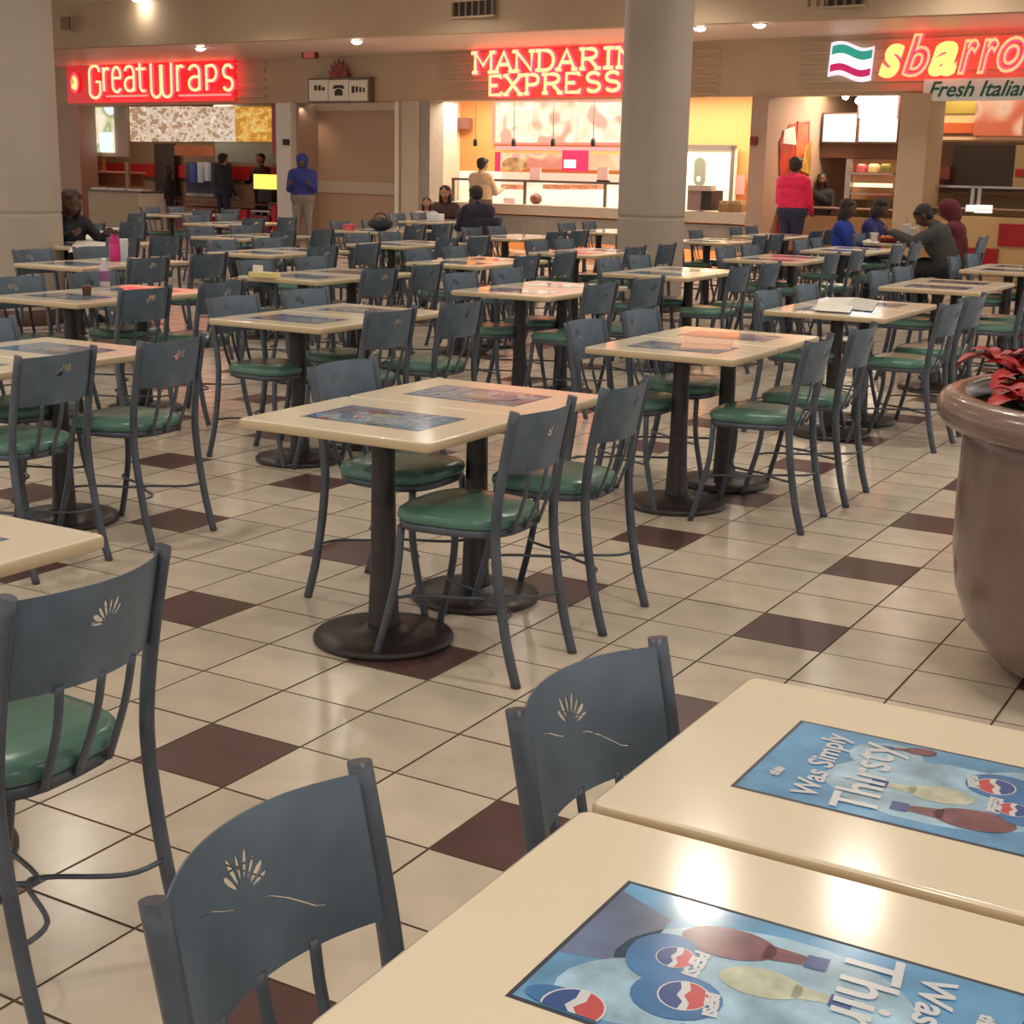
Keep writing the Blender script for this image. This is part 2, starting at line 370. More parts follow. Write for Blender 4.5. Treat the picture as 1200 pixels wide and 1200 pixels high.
def chair(x,y,facing,label,group=None):     # facing: angle of the chair's front in the plan, 0 = +x
    global CHN
    o=CH if CHN==0 else copy_tree(CH)
    CHN+=1; o.location=(x,y,0); o.rotation_euler=(0,0,facing-PI/2); o['label']=label
    if group: o['group']=group
    return o
# ------------------------------------------------------------------ the table
pblue=mat('print_blue',(.15,.40,.72),.12,vary=.35,scale=9,coat=1.0); pwhite=mat('print_white',(.72,.78,.86),.15,coat=1.0); plight=mat('print_pale_blue',(.38,.62,.84),.15,vary=.3,scale=20,coat=1.0)
pcola=mat('print_cola',(.23,.10,.14),.15,vary=.3,scale=30,coat=1.0); pnavy=mat('print_navy',(.03,.10,.36),.15,coat=1.0); pred=mat('print_red',(.62,.10,.12),.15,coat=1.0); psteel=mat('print_slate',(.15,.22,.40),.15,vary=.35,scale=6,coat=1.0); pgold=mat('print_pale_gold',(.55,.60,.50),.15,vary=.3,scale=25,coat=1.0)
frame_d=mat('advert_rebate',(.035,.045,.075),.4)
AL,AW=.432,.262; ZP=.7302
def pmesh(items,name,mt):
    m=MB()
    for P,lv in items: m.poly([(x,y,ZP+lv*.00012) for x,y in P],(0,0,.0001))
    return m.mesh(name,mt)
def ellp(cx,cy,a,b,rot=0,n=20): 
    c_,s_=math.cos(rot),math.sin(rot); return [(cx+a*math.cos(2*PI*k/n)*c_-b*math.sin(2*PI*k/n)*s_,cy+a*math.cos(2*PI*k/n)*s_+b*math.sin(2*PI*k/n)*c_) for k in range(n)]
def L2(u,v): return (u-AL/2,v-AW/2)       # u from the text end, v from the edge where the words begin
def bottle(u,v,l,wd,rot): 
    c=L2(u,v); body=ellp(c[0],c[1],l,wd,rot); d=Vector((-math.cos(rot),-math.sin(rot))); n=Vector((-d.y,d.x)); a=Vector(c)+d*l*.75; b=a+d*l*.85
    neck=[tuple(a-n*wd*.5),tuple(a+n*wd*.5),tuple(b+n*wd*.28),tuple(b-n*wd*.28)]; cap=[tuple(b-n*wd*.42),tuple(b+n*wd*.42),tuple(b+d*.022+n*wd*.42),tuple(b+d*.022-n*wd*.42)]
    return body,neck,cap
def make_ad(t):
    ad=MB().box((-AL/2-.0055,-AW/2-.0055,.7296),(AL/2+.0055,AW/2+.0055,.7300)).build('advert_frame',frame_d,t)
    base=MB().box((-AL/2,-AW/2,.7300),(AL/2,AW/2,.7302)).build('printed_sheet',pblue,ad)
    def sub(n,items,mt): obj(n,pmesh(items,n,mt),ad)
    # rays of slate at the end opposite the words, pale splash round the bottles
    sub('print_rays',[([L2(.432,.02),L2(.432,.17),L2(.355,.15),L2(.36,.05)],1)],psteel)
    sub('print_splash',[(ellp(*L2(.235,.12),.15,.10,.1),1),(ellp(*L2(.33,.19),.085,.06,.5),2),(ellp(*L2(.14,.2),.05,.05),3)],plight)
    b1=bottle(.235,.115,.042,.026,.1); b2=bottle(.290,.062,.050,.030,.12); b3=bottle(.175,.243,.022,.013,.25)
    sub('print_bottle',[(b1[0],5),(b1[1],5)],pgold); sub('print_bottle',[(b2[0],6),(b2[1],6)],pcola); sub('print_bottle',[(b3[0],6),(b3[1],6)],pcola)
    [sub('print_cap',[q],pnavy) for q in ((b1[2],6),(b2[2],7),(b3[2],7))]
    # can and cup with the round tri-colour emblem
    def emblem(u,v,r,rot):
        c=L2(u,v); n=16; co,si=math.cos(rot),math.sin(rot)
        def tr(P): return [(c[0]+x*co-y*si,c[1]+x*si+y*co) for x,y in P]
        up=[(r*math.cos(a),r*math.sin(a)) for a in [PI*(.06+.88*k/n) for k in range(n+1)]]; up+=[(-r*.45,r*.26),(0,r*.02),(r*.5,r*.26)]
        lo=[(r*math.cos(a),r*math.sin(a)) for a in [PI*(1.06+.88*k/n) for k in range(n+1)]]; lo+=[(r*.45,-r*.02),(0,-r*.28),(-r*.5,-r*.12)]
        return tr([(1.08*r*math.cos(2*PI*k/20),1.08*r*math.sin(2*PI*k/20)) for k in range(20)]),tr(up),tr(lo)
    cans=[]; wh=[]; rd=[]; nv=[]
    for u,v,r,rot in ((.325,.118,.019,1.7),(.290,.178,.024,1.9),(.372,.252,.030,1.6)):
        w_,u_,l_=emblem(u,v,r,rot); 
        if v>.24:
            w_=[(x,min(y,AW/2-.001)) for x,y in w_];u_=[(x,min(y,AW/2-.001)) for x,y in u_];l_=[(x,min(y,AW/2-.001)) for x,y in l_]
        wh.append((w_,12)); rd.append((u_,13)); nv.append((l_,13))
    [sub('print_can',[q],mat('print_mid_blue',(.05,.22,.55),.15,vary=.2,scale=15,coat=1.0)) for q in ((ellp(*L2(.338,.122),.036,.046,.1),8),(ellp(*L2(.296,.182),.045,.040,.2),9),(ellp(*L2(.392,.243),.034,.017,.1),9))]
    [sub('print_emblem',[q],mm) for l_,mm in ((wh,pwhite),(rd,pred),(nv,pnavy)) for q in l_]
    def word(s,size,u,v,rot=PI/2,mt=pwhite,shear=.15,lv=14):
        me=text_mesh(s,size,mt,shear,0,.0012); c=L2(u,v); o=obj('print_lettering',me,ad,(c[0],c[1],ZP+lv*.00012)); o.rotation_euler=(0,0,rot)
    word('Thirsty',.082,.137,.118,PI/2+.16); word('Was Simply',.047,.073,.126,PI/2+.12); word('PEPSI',.022,.303,.118,PI/2+.1); word('PEPSI',.018,.262,.178,PI/2+.3,mt=pwhite); word('this',.02,.03,.07,PI/2)
    return ad
def make_table():
    e=empty('cafe_table','x','table')
    m=MB(); hw,hl,r=.355,.279,.016
    P=[]
    for sx,sy,a0 in ((1,1,0),(-1,1,PI/2),(-1,-1,PI),(1,-1,1.5*PI)):
        for k in range(5): a=a0+k*PI/8; P.append((sx*(hw-r)+r*math.cos(a),sy*(hl-r)+r*math.sin(a)))
    R=[]
    for off,z in ((.004,.699),(0,.703),(0,.722),(.002,.727),(.007,.7295)): R.append([m.b.verts.new((x*(1-off/hw),y*(1-off/hl),z)) for x,y in P])
    n=len(P)
    for k,(a,b) in enumerate(zip(R,R[1:])):
        for j in range(n): f=m.b.faces.new((a[j],a[(j+1)%n],b[(j+1)%n],b[j])); f.material_index=1 if k<3 else 0; f.smooth=True
    m.b.faces.new(R[0][::-1]).material_index=1; m.b.faces.new(R[-1])
    m.build('tabletop',[lam,lamedge],e)
    MB().box((-.15,-.15,.688),(.15,.15,.699),bev=.003).build('support_plate',castiron,e)
    MB().lathe([(.056,.03),(.050,.06),(.041,.30),(.037,.60),(.040,.67),(.060,.688)],20).build('column',castiron,e)
    MB().lathe([(.222,0),(.228,.006),(.228,.016),(.220,.025),(.16,.034),(.075,.040),(.060,.050)],40).build('base',castiron,e)
    make_ad(e); return e
TB=make_table(); TBN=0
def table(x,y,flip,label,group=None,rz=0):
    global TBN
    o=TB if TBN==0 else copy_tree(TB)
    TBN+=1; o.location=(x,y,0); o.rotation_euler=(0,0,(PI if flip else 0)+rz); o['label']=label
    if group: o['group']=group
    return o
# ------------------------------------------------------------------ tables and chairs of the hall
def pair(xc,y0,desc,lo=.45,ro=.61,skip='',only='nf',bare=False):
    """two tables end to end and the chairs on both long sides; y0 = near edge"""
    for k,h in enumerate('nf'):
        if h in only:
            yc=y0+.28+k*.566
            table(xc,yc,k==0,'cream cafe table, %s of the pair %s'%(('nearer','farther')[k],desc) if len(only)==2 else 'cream cafe table with inset advert, the single table '+desc)
        for side in 'lr':
            if h+side in skip: continue
            yc=y0+.27+k*.60+random.uniform(-.03,.03); sx=-1 if side=='l' else 1
            off=(lo if side=='l' else ro)-.245+random.uniform(-.02,.02)
            if len(only)==1 and h not in only: continue
            chair(xc+sx*off,yc,(0 if side=='l' else PI)+random.uniform(-.07,.07),'slate chair, %s side of the %s table %s'%(('left','right')[side=='r'],('nearer','farther')[k],desc))
CX=[-.03,-2.07,-3.80,-5.74,-7.62]
# nearest furniture, measured one by one
table(2.168,-1.300,True,'cream cafe table at bottom right with blue drink advert and lamp glare')
table(2.168,-.725,False,'cream cafe table at right, farther of the near two, blue drink advert, beside planter')
chair(1.889,-1.40,.083,'slate-blue chair back with cutout leaf emblem at bottom left of near table')
chair(1.959,-.824,-.077,'slate-blue chair back with cutout leaf emblem beside the farther near table')
chair(.521,-.841,PI+.06,'large slate chair at left edge seen from behind, green seat visible through spindles')
table(-.015,-.655,False,'bare cream tabletop corner at left edge above the large near chair')
# central pair
table(-.03,1.160,True,'cream cafe table in the centre, nearer of two, round base in full view')
table(-.03,1.726,False,'cream cafe table in the centre, farther of two, pink neon reflection on top')
chair(.285,1.180,PI+.03,'slate chair with green seat, nearest right side of the central tables')
chair(.270,1.760,PI+.06,'slate chair with green seat, farther right side of the central tables')
chair(-.255,1.585,.02,'slate chair tucked under the left side of the central tables, back rising above the top')
pair(CX[0],3.20,'bearing a pink napkin',.47,.62)
pair(CX[0],5.42,'bearing open white newspaper',.43,.66)
pair(CX[0],7.68,'behind the newspaper table near the red plant',.44,.62)
pair(CX[0],10.02,'at right edge before the pizza counter',.45,.62)
pair(CX[1],.86,'cut by left edge above large near chair',.45,.62)
pair(CX[1],3.02,'left of centre just behind the central tables',.42,.62)
pair(CX[1],5.28,'under bright pink and white neon glare',.47,.62)
pair(CX[1],7.40,'just right below the round beige column',.45,.66)
pair(CX[1],9.80,'second row beyond, right of the column',.45,.60)
pair(CX[1],11.85,'in front of the blue-shirted diners',.45,.60)
pair(CX[1],14.0,'where the group of diners sits at right',.50,.66,skip='nrfr')
pair(CX[2],3.12,'at left edge with a small brown cup',.42,.64)
pair(CX[2],5.25,'with a yellow snack box, left of centre',.42,.66)
pair(CX[2],7.30,'with reddish reflection, centre, below the dark-jacketed diner',.42,.64)
pair(CX[2],9.30,'directly before the round beige column',.42,.66)
pair(CX[2],12.45,'half hidden right of the round column',.42,.62)
pair(CX[2],14.3,'below the small orange stall doorway at right',.42,.62)
pair(CX[3],5.00,'beside the left column holding the pink bottle',.42,.78)
pair(CX[3],7.10,'third row back, left of centre, bare top',.42,.72)
pair(CX[3],9.10,'below the hanging direction sign',.42,.66)
pair(CX[3],11.30,'under the left half of the letter sign',.45,.66)
pair(CX[3],13.60,'closest to the orange stall, left of column',.45,.66)
pair(CX[4],6.70,'covered in white papers beside the left column',.42,.66,skip='nlfl')
pair(CX[4],8.95,'before the left red counter, bare top',.42,.66)
pair(CX[4],11.35,'by the tan alcove, black bag on it',.42,.66)
pair(-8.75,14.35,'where the woman and child sit',.60,.62,skip='nrfr')
pair(-9.9,8.6,'far left before the beige partition',.42,.62)
pair(-9.9,11.3,'far left just before the standing hooded man',.42,.62)
pair(-12.3,13.0,'farthest left, blue-edged, by the red counter',.42,.62)
chair(-11.4,11.4,PI+.2,'lone slate chair turned beside the beige partition at far left')
# ------------------------------------------------------------------ neon signs
ncream=emat('neon_cream',(1,.64,.27),1.35); nyel=emat('neon_yellow',(1,.60,.16),1.5); nred=emat('neon_red',(1,.024,.045),4.2); npink=emat('neon_pink',(1,.22,.16),1.4)
signred=mat('red_sign_panel',(.55,.02,.02),.3,emit=(1,.02,.02),es=.35)
SER=.14
def sf(*pts): return [[(x-SER,z),(x+SER,z)] for x,z in pts]
def arc(cx,cz,rx,rz,a0,a1,n=8): return [(cx+rx*math.cos(math.radians(a0+(a1-a0)*k/n)),cz+rz*math.sin(math.radians(a0+(a1-a0)*k/n))) for k in range(n+1)]
SC=arc(.5,.75,.40,.25,30,270,9)[:-1]+arc(.5,.25,.42,.25,90,-150,9)
G={'M':[[(.08,0),(.08,1),(.5,.35),(.92,1),(.92,0)]]+sf((.08,0),(.92,0),(.02,1),(.98,1)),
'A':[[(.05,0),(.5,1),(.95,0)],[(.22,.36),(.78,.36)]]+sf((.05,0),(.95,0)),
'N':[[(.1,0),(.1,1),(.9,0),(.9,1)]]+sf((.1,0),(.02,1),(.9,1)),
'D':[[(.12,0),(.12,1),(.5,1)]+arc(.5,.5,.42,.5,75,-75,8)+[(.5,0),(.12,0)]]+sf((.08,0),(.08,1)),
'R':[[(.12,0),(.12,1),(.55,1)]+arc(.58,.76,.30,.24,80,-80,6)+[(.5,.5),(.12,.5)],[(.5,.5),(.95,0)]]+sf((.12,0),(.95,0),(.08,1)),
'I':[[(.5,0),(.5,1)],[(.1,0),(.9,0)],[(.1,1),(.9,1)]],
'E':[[(.9,.85),(.9,1),(.12,1),(.12,0),(.95,0),(.95,.18)],[(.12,.5),(.62,.5)]],
'X':[[(.08,0),(.92,1)],[(.08,1),(.92,0)]]+sf((.08,0),(.92,0),(.08,1),(.92,1)),
'P':[[(.12,0),(.12,1),(.55,1)]+arc(.58,.74,.32,.26,80,-80,6)+[(.5,.47),(.12,.47)]]+sf((.12,0),(.08,1)),
'S':[SC],
# tall rounded script of the left sign
'G':[[(.85,.80)]+arc(.5,.78,.40,.22,20,180,6)+[(.1,.3)]+arc(.5,.22,.42,.22,190,360,8)+[(.92,.50),(.62,.50)]],
'r':[[(.2,0),(.2,1)],[(.2,.75)]+arc(.6,.72,.36,.24,150,50,5)],
'e':[[(.12,.55),(.9,.55)]+arc(.5,.62,.40,.36,0,180,7)+[(.1,.3)]+arc(.5,.26,.40,.26,185,330,6)],
'a':[arc(.5,.72,.38,.26,160,0,6)+[(.88,0)],[(.88,.52),(.5,.54)]+arc(.48,.27,.36,.26,90,270,7)+[(.7,.02),(.88,.15)]],
't':[[(.35,1.02),(.35,.2)]+arc(.62,.18,.27,.18,190,300,5),[(.05,.82),(.8,.82)]],
'W':[[(.06,1),(.06,.2)]+arc(.27,.17,.2,.17,190,350,6)+[(.47,.95),(.53,.95),(.53,.2)]+arc(.74,.17,.2,.17,190,350,6)+[(.94,1)]],
'p':[[(.15,0),(.15,1)],[(.15,.95),(.5,.98)]+arc(.52,.68,.36,.30,80,-80,7)+[(.15,.38)]],
's':[SC],'-':[[(0,.5),(1,.5)]]}
def letters(parent,spec,t,rc,rh,core,halo,flat=1.0):
    for ch,x0,x1,y0,y1 in spec:
        a=W(x0,(y0+y1)/2,t)[0]; b=W(x1,(y0+y1)/2,t)[0]; zt=W((x0+x1)/2,y0,t)[1]; zb=W((x0+x1)/2,y1,t)[1]
        mk=MB(); mh=MB()
        for st in G[ch]:
            P=[(a+(b-a)*x,zb+(zt-zb)*z) for x,z in st]
            mk.tube([(x,t-.03,z) for x,z in P],rc,6,flat,up=(0,1,0)); mh.tube([(x,t,z) for x,z in P],rh,6,1,up=(0,1,0))
        l=fbuild(mk,'letter',core,parent)
        fo=Vector(parent['fo'])
        for v in mh.b.verts: v.co-=fo
        obj('neon_tube',mh.mesh('neon_tube',halo),l)
# left sign
e=fempty('neon_sign','red neon sign GreatWraps with round emblem over the left stall','sign',W(175,118,-.08)[0],-.08,W(175,118,-.08)[1])
m=MB(); pxbox(m,77,69,275,118,-.06,.06); fbuild(m,'sign_panel',signred,e)
letters(e,[('G',105,120,77,115),('r',121,131,79,107),('e',132,144,78,108),('a',146,160,77,107),('t',161,174,75,107),('W',177,204,74,114),('r',207,218,76,107),('a',221,237,76,106),('p',241,257,76,106),('s',262,275,76,106)],-.20,.030,.042,ncream,nred)
letters(e,[('-',126,174,111,114),('-',211,271,110,113)],-.20,.020,.026,npink,nred)
c=W(88,97,-.1)
m=MB(); m.poly([(c[0]+.145*math.cos(k*PI/12),-.10,c[1]+.21*math.sin(k*PI/12)) for k in range(24)],(0,.03,0)); fbuild(m,'emblem',signred,e)
m=MB(); m.tube([(c[0]+.13*math.cos(k*PI/12),-.11,c[1]+.19*math.sin(k*PI/12)) for k in range(24)],.02,6,closed=True); fbuild(m,'neon_tube',nred,e)
m=MB(); m.poly([(c[0]-.10,-.13,c[1]-.11),(c[0]+.02,-.13,c[1]-.15),(c[0]+.11,-.13,c[1]-.07),(c[0]+.05,-.13,c[1]+.10),(c[0]-.02,-.13,c[1]+.15),(c[0]-.08,-.13,c[1]+.05)],(0,.03,0)); fbuild(m,'emblem_wrap',nyel,e)
m=MB(); m.ell((c[0]-.03,-.14,c[1]+.02),(.03,.01,.07)); fbuild(m,'emblem_leaf',emat('neon_green',(.35,.55,.08),.8),e)
# middle sign: two rows of slab letters
e=fempty('neon_sign','neon letter sign MANDARIN EXPRESS in cream slab letters, partly behind the round column','sign',W(650,112,-.08)[0],-.08,W(650,112,-.08)[1])
def sl(x,y): return y-(x-557)*.037
row=[('M',557,579),('A',582,602),('N',605,627),('D',631,652),('A',655,676),('R',682,703),('I',708,721),('N',725,748)]
letters(e,[(c_,a,b,sl(a,62),sl(a,85)) for c_,a,b in row],-.20,.033,.050,ncream,nred)
row=[('E',574,590),('X',593,613),('P',617,634),('R',638,659),('E',663,682),('S',688,706),('S',710,729)]
letters(e,[(c_,a,b,sl(a,89)+1,sl(a,111)+1) for c_,a,b in row],-.20,.033,.050,ncream,nred)
# right sign: slanted outlined letters
e=fempty('neon_sign','orange and red neon sign sbarro in slanted outlined letters at top right','sign',W(1120,92,-.08)[0],-.08,W(1120,92,-.08)[1])
def outl(ch,x0,x1,y0,y1,fill):
    a=W(x0,(y0+y1)/2,-.1)[0]; b=W(x1,(y0+y1)/2,-.1)[0]; zt=W((x0+x1)/2,y0,-.1)[1]; zb=W((x0+x1)/2,y1,-.1)[1]
    def mk(bev,mt,t,fl):
        c=bpy.data.curves.new('l','FONT'); c.body=ch; c.size=1; c.shear=.3; c.offset=.02; c.resolution_u=4
        if fl: c.fill_mode='BOTH'; c.extrude=.02
        else: c.fill_mode='NONE'; c.extrude=0; c.bevel_depth=bev; c.bevel_resolution=1
        o=bpy.data.objects.new('l',c); COL.objects.link(o); dg=bpy.context.evaluated_depsgraph_get(); me=bpy.data.meshes.new_from_object(o.evaluated_get(dg)); bpy.data.objects.remove(o)
        xs=[v.co.x for v in me.vertices]; ys=[v.co.y for v in me.vertices]; fo=e['fo']
        for v in me.vertices:
            x=(v.co.x-min(xs))/(max(xs)-min(xs)); y=(v.co.y-min(ys))/(max(ys)-min(ys)); v.co=(a+(b-a)*x-fo[0],t+v.co.z*.4-fo[1],zb+(zt-zb)*y-fo[2])
        me.materials.clear(); me.materials.append(mt); return me
    l=obj('letter',mk(.024,nyel if fill else emat('neon_amber',(1,.36,.14),1.6),-.22,False),e)
    obj('neon_tube',mk(.046,nred,-.18,False),l)
    if fill: obj('letter_face',mk(0,nyel,-.22,True),l)
for q in (('s',1035,1063,52,92,1),('b',1062,1094,40,91,0),('a',1093,1126,49,90,1),('r',1127,1151,46,88,0),('r',1150,1174,45,87,0),('o',1172,1206,43,86,0)): outl(*q)
# tricolour flag
e=fempty('flag_sign','lit waving flag sign in green, white and red left of the neon letters','sign',W(998,92,-.1)[0],-.1,W(998,92,-.1)[1])
def band(y0,y1,t,mt,name,inx=0):
    P=[];Q=[]
    for k in range(13):
        u=k/12; x=972+inx+(1022-972-2*inx)*u; wv=-3*math.sin(u*2*PI)+u*4
        top=W(x+2-(y0-52)*.12,y0+wv,t); bot=W(x+2-(y1-52)*.12,y1+wv,t); P.append((top[0],t,top[1])); Q.append((bot[0],t,bot[1]))
    m=MB().poly(P+Q[::-1],(0,.03,0)); fbuild(m,name,mt,e)
band(50,90,-.08,emat('flag_glow',(.95,.80,.85),1.0),'backing'); band(54,64,-.12,emat('flag_green',(.02,.30,.22),1.0),'green_band',2); band(64.5,75,-.12,emat('flag_white',(1,.97,1),1.6),'white_band',2); band(76,84,-.12,emat('flag_red',(.55,.01,.10),1.0),'red_band',2)
# strip sign below
e=fempty('strip_sign','pale strip sign reading Fresh Italian Cooking in green slanted letters','sign',W(1190,116,-.1)[0],-.1,W(1190,116,-.1)[1])
m=MB(); pxbox(m,1083,93,1300,116,-.12,.08); fbuild(m,'sign_board',mat('pale_sign',(.62,.60,.54),.4,emit=(.8,.8,.7),es=.12),e)
me=text_mesh('Fresh Italian Cooking',.285,mat('sign_green',(.02,.13,.08),.4),.35,.004,.004,'LEFT'); a=W(1087,103,-.13); fo=e['fo']
o=obj('lettering',me,e,(a[0]-fo[0],-.125-fo[1],a[1]-fo[2]-.03)); o.rotation_euler=(PI/2,0,0)
# direction sign with red lotus emblem
e=fempty('direction_sign','beige hanging sign with three pictogram panels under a red lotus emblem','sign',W(398,120,-.3)[0],-.3,W(398,120,-.3)[1])
m=MB(); pxbox(m,361,92,433,120,-.14,.14); fbuild(m,'sign_box',mat('sign_bronze',(.16,.10,.06),.5),e)
for x0,x1 in ((362,384),(385,408),(409,430)):
    m=MB(); pxbox(m,x0,94,x1,118,-.16,.02); fbuild(m,'sign_face',mat('sign_cream',(.55,.45,.34),.5,emit=(.8,.62,.45),es=.12),e)
def mark(lst,name='pictogram'):
    m=MB()
    for x0,y0,x1,y1 in lst: pxbox(m,x0,y0,x1,y1,-.17,.012)
    o=fbuild(m,name,dark,e); return o
mark([(368,100,371,106)]); mark([(372.5,100,375.5,106)]); mark([(377,102,380,106)]); mark([(391,100,402,103),(390,102,393,104),(400,102,403,104)],'telephone_handset'); mark([(392,106,401,112),(394,104,399,106)],'telephone_body')
mark([(412,101,415,109)]); mark([(416.5,101,419,108)]); mark([(421,102,423,108)]); mark([(425,103,427,108)])
a=W(397,93,-.1); red=mat('lotus_red',(.35,.03,.03),.5); 
for k in range(9):
    an=math.radians(10+20*k); L_=.26+.10*math.sin(an)
    c_,s_=math.cos(an),math.sin(an); n=(-s_,c_); wd=.05
    P=[(a[0]+c_*L_*u+n[0]*wd*h,-.10-.006*(k%2),a[1]+s_*L_*u+n[1]*wd*h) for u,h in ((.1,0),(.4,1),(.7,.8),(1,0),(.7,-.8),(.4,-1))]
    fbuild(MB().poly(P,(0,.02,0)),'lotus_petal',red if k%3 else mat('lotus_dark',(.16,.05,.03),.5),e)
# small red lantern-like exit box on the soffit
e=fempty('exit_box','small dark red box sign hanging from the soffit left of the direction sign','sign',W(360,68,-.9)[0],-.9,W(360,68,-.9)[1])
m=MB(); pxbox(m,353,53,368,68,-.9,.12); fbuild(m,'housing',mat('exit_dark',(.12,.03,.03),.5),e)
m=MB(); pxbox(m,355.5,55,367,67.5,-.93,.03); fbuild(m,'face',mat('exit_face',(.38,.10,.09),.5,emit=(.8,.15,.12),es=.15),e)
z1=W(360,53,-.9)[1]; fbuild(MB().tube([(fo_:=W(360,53,-.85)[0],-.85,z1),(fo_,-.85,SOF)],.012),'stem',castiron,e)
# ------------------------------------------------------------------ the stalls
def item(name,label,cat,x0,y0,x1,y1,t,dep,mt,group=None,bev=0):
    m=MB(); a=W(x0,y0,t);b=W(x1,y1,t); m.box((a[0],t,b[1]),(b[0],t+dep,a[1]),bev=bev); return fbuild(m,name,mt,None,(label,cat,group))
def parts(name,label,cat,t,lst,t0=None):
    xs=[q[1] for q in lst]; e=fempty(name,label,cat,W(sum(xs)/len(xs),max(q[4] for q in lst),t)[0],t,max(0,min(W(q[1],q[4],q[5])[1] for q in lst)))
    for n,x0,y0,x1,y1,tt,dep,mt in lst:
        m=MB(); pxbox(m,x0,y0,x1,y1,tt,dep); fbuild(m,n,mt,e)
    return e
def slamp(x,y,t,z,pw,col,size=1.2,sy=.6):
    s=W(x,y,t)[0]; return lamp('AREA','stall_lamp',wl(s,t,z),pw,col,size,(0,0,A8),sizey=sy)
# --- left stall
food=sheet('menu_photos',[(.45,.25,.14),(.85,.70,.54),(.65,.42,.26),(.95,.87,.76),(.45,.30,.14)],8,.85,(1,1,1.6))
food2=sheet('menu_photos_yellow',[(.6,.25,.02),(.9,.45,.06),(.85,.62,.2),(.75,.3,.05)],8,.8,(1,1,1.8))
pic=sheet('salad_poster',[(.85,.62,.42),(.95,.85,.62),(.35,.40,.12),(.85,.92,.95)],2.5,.95)
e=fempty('menu_board','row of backlit food menu panels above the left counter','menu',W(235,168,1.2)[0],1.2,W(235,168,1.2)[1])
for x0,x1,mm in ((151,174,food),(175,223,food),(224,274,food),(275,300,food2),(301,317,food2)):
    m=MB(); pxbox(m,x0,125,x1,166,1.2,.08); fbuild(m,'menu_panel',mm,e)
m=MB(); pxbox(m,148,166,319,168,1.15,.15); fbuild(m,'bottom_rail',mat('rail_grey',(.25,.2,.17),.5),e)
parts('light_box','tall backlit salad poster in a red frame at the far left stall','poster',.5,[('frame',93,122,150,184,.55,.06,beige2),('side_frame',92,122,97,184,.48,.1,redp),('picture',98,126,133,179,.5,.05,pic),('picture_glass',116,155,131,178,.47,.03,emat('pale_blue_glow',(.75,.9,.95),1.1))])
item('frame_post','red post at the right end of the left menu board','post',318,119,325,180,.22,.14,redp)
item('wall_band','dark red band along the back wall of the left stall','panel',85,190,325,212,3.1,.06,redp)
item('kitchen_hood','grey metal hood above the right half of the left counter','hood',250,112,324,191,1.6,1.0,mat('hood_grey',(.26,.27,.23),.4))
item('kitchen_doorway','black open doorway in the back of the left stall','doorway',180,168,206,245,3.0,.06,dark)
item('kitchen_shelf','orange shelf board above the drinks machine','shelf',204,170,250,183,2.4,.3,mat('orange_shelf',(.38,.11,.04),.5))
parts('drink_machine','blue and steel drinks machine on the back shelf of the left stall','machine',2.2,[('body',217,190,252,232,2.2,.5,mat('machine_dark',(.03,.04,.08),.3)),('dispenser',222,192,228,214,2.12,.08,mat('machine_blue',(.05,.09,.35),.3)),('dispenser',231,190,236,214,2.12,.08,mat('machine_pale',(.45,.5,.62),.3)),('dispenser',239,190,244,212,2.12,.08,mat('machine_pale',(.45,.5,.62),.3)),('drip_tray',218,226,250,231,2.08,.12,chrome)])
parts('food_counter','red left stall counter with pale top line and red posts','counter',.25,[('front_panel',205,248,322,288,.3,.5,redp),('worktop',203,236,323,241,.2,.8,mat('brown_top',(.20,.07,.05),.35)),('body',205,241,322,248,.32,.5,redp),('edge_strip',207,246,228,249,.26,.05,white),('edge_strip',231,246,238,249,.26,.05,white),('edge_strip',294,246,316,249,.26,.05,white),('red_post',238,245,250,288,.2,.08,mat('bright_red',(.60,.01,.02),.3)),('red_post',276,245,290,288,.2,.08,mat('bright_red',(.60,.01,.02),.3)),('red_post',318,240,324,288,.2,.08,mat('bright_red',(.60,.01,.02),.3)),('display_panel',292,252,316,285,.24,.06,mat('magenta_panel',(.30,.02,.09),.4))])
parts('cash_register','glowing yellow screen on the left counter by the cashier','register',.35,[('screen',297,204,321,222,.4,.08,emat('yellow_screen',(1,.75,.12),1.3)),('base',302,222,318,237.5,.42,.2,dark)])
# half-height partition in front of the left stall
t=-1.25; a=W(103,222,t); b=W(163,222,t)
e=fempty('partition_counter','beige half-height service partition with dark top, left of the doorway','partition',(a[0]+b[0])/2,t,0)
fbuild(MB().box((a[0],t,.08),(b[0],t+.62,a[1]-.03)),'body',mat('tan_partition',(.46,.36,.22),.5),e)
fbuild(MB().box((a[0]-.04,t-.04,a[1]-.03),(b[0]+.05,t+.66,a[1])),'top',mat('dark_top',(.09,.06,.045),.4),e)
fbuild(MB().box((b[0],t-.01,.08),(b[0]+.03,t+.63,a[1]-.031)),'end_panel',mat('pale_panel',(.72,.68,.60),.45),e)
fbuild(MB().box((a[0],t+.02,0),(b[0]+.01,t+.60,.08)),'plinth',brown,e)
for k,x in enumerate((116,136,158)):
    a1=W(x,220,t+.2); q=item('serving_tray',('left','middle','right')[k]+' pale tray on the beige partition top','tray',x-9,218,x+9,221,t+.2,.25,paper,None)
    q.location.z=a[1]+.001
parts('pizza_display','wooden pizza display rack behind the beige partition','rack',.6,[('header_board',97,183,120,200,.6,.1,mat('pizza_orange',(.50,.17,.05),.5,vary=.5,scale=9)),('shelf',98,200,150,203,.6,.5,mat('warm_shelf',(.62,.42,.35),.4)),('cabinet',98,203,148,218,.65,.5,mat('brown_cabinet',(.22,.07,.03),.5)),('post',146,190,151,220,.6,.06,mat('brass_post',(.42,.30,.12),.4))])
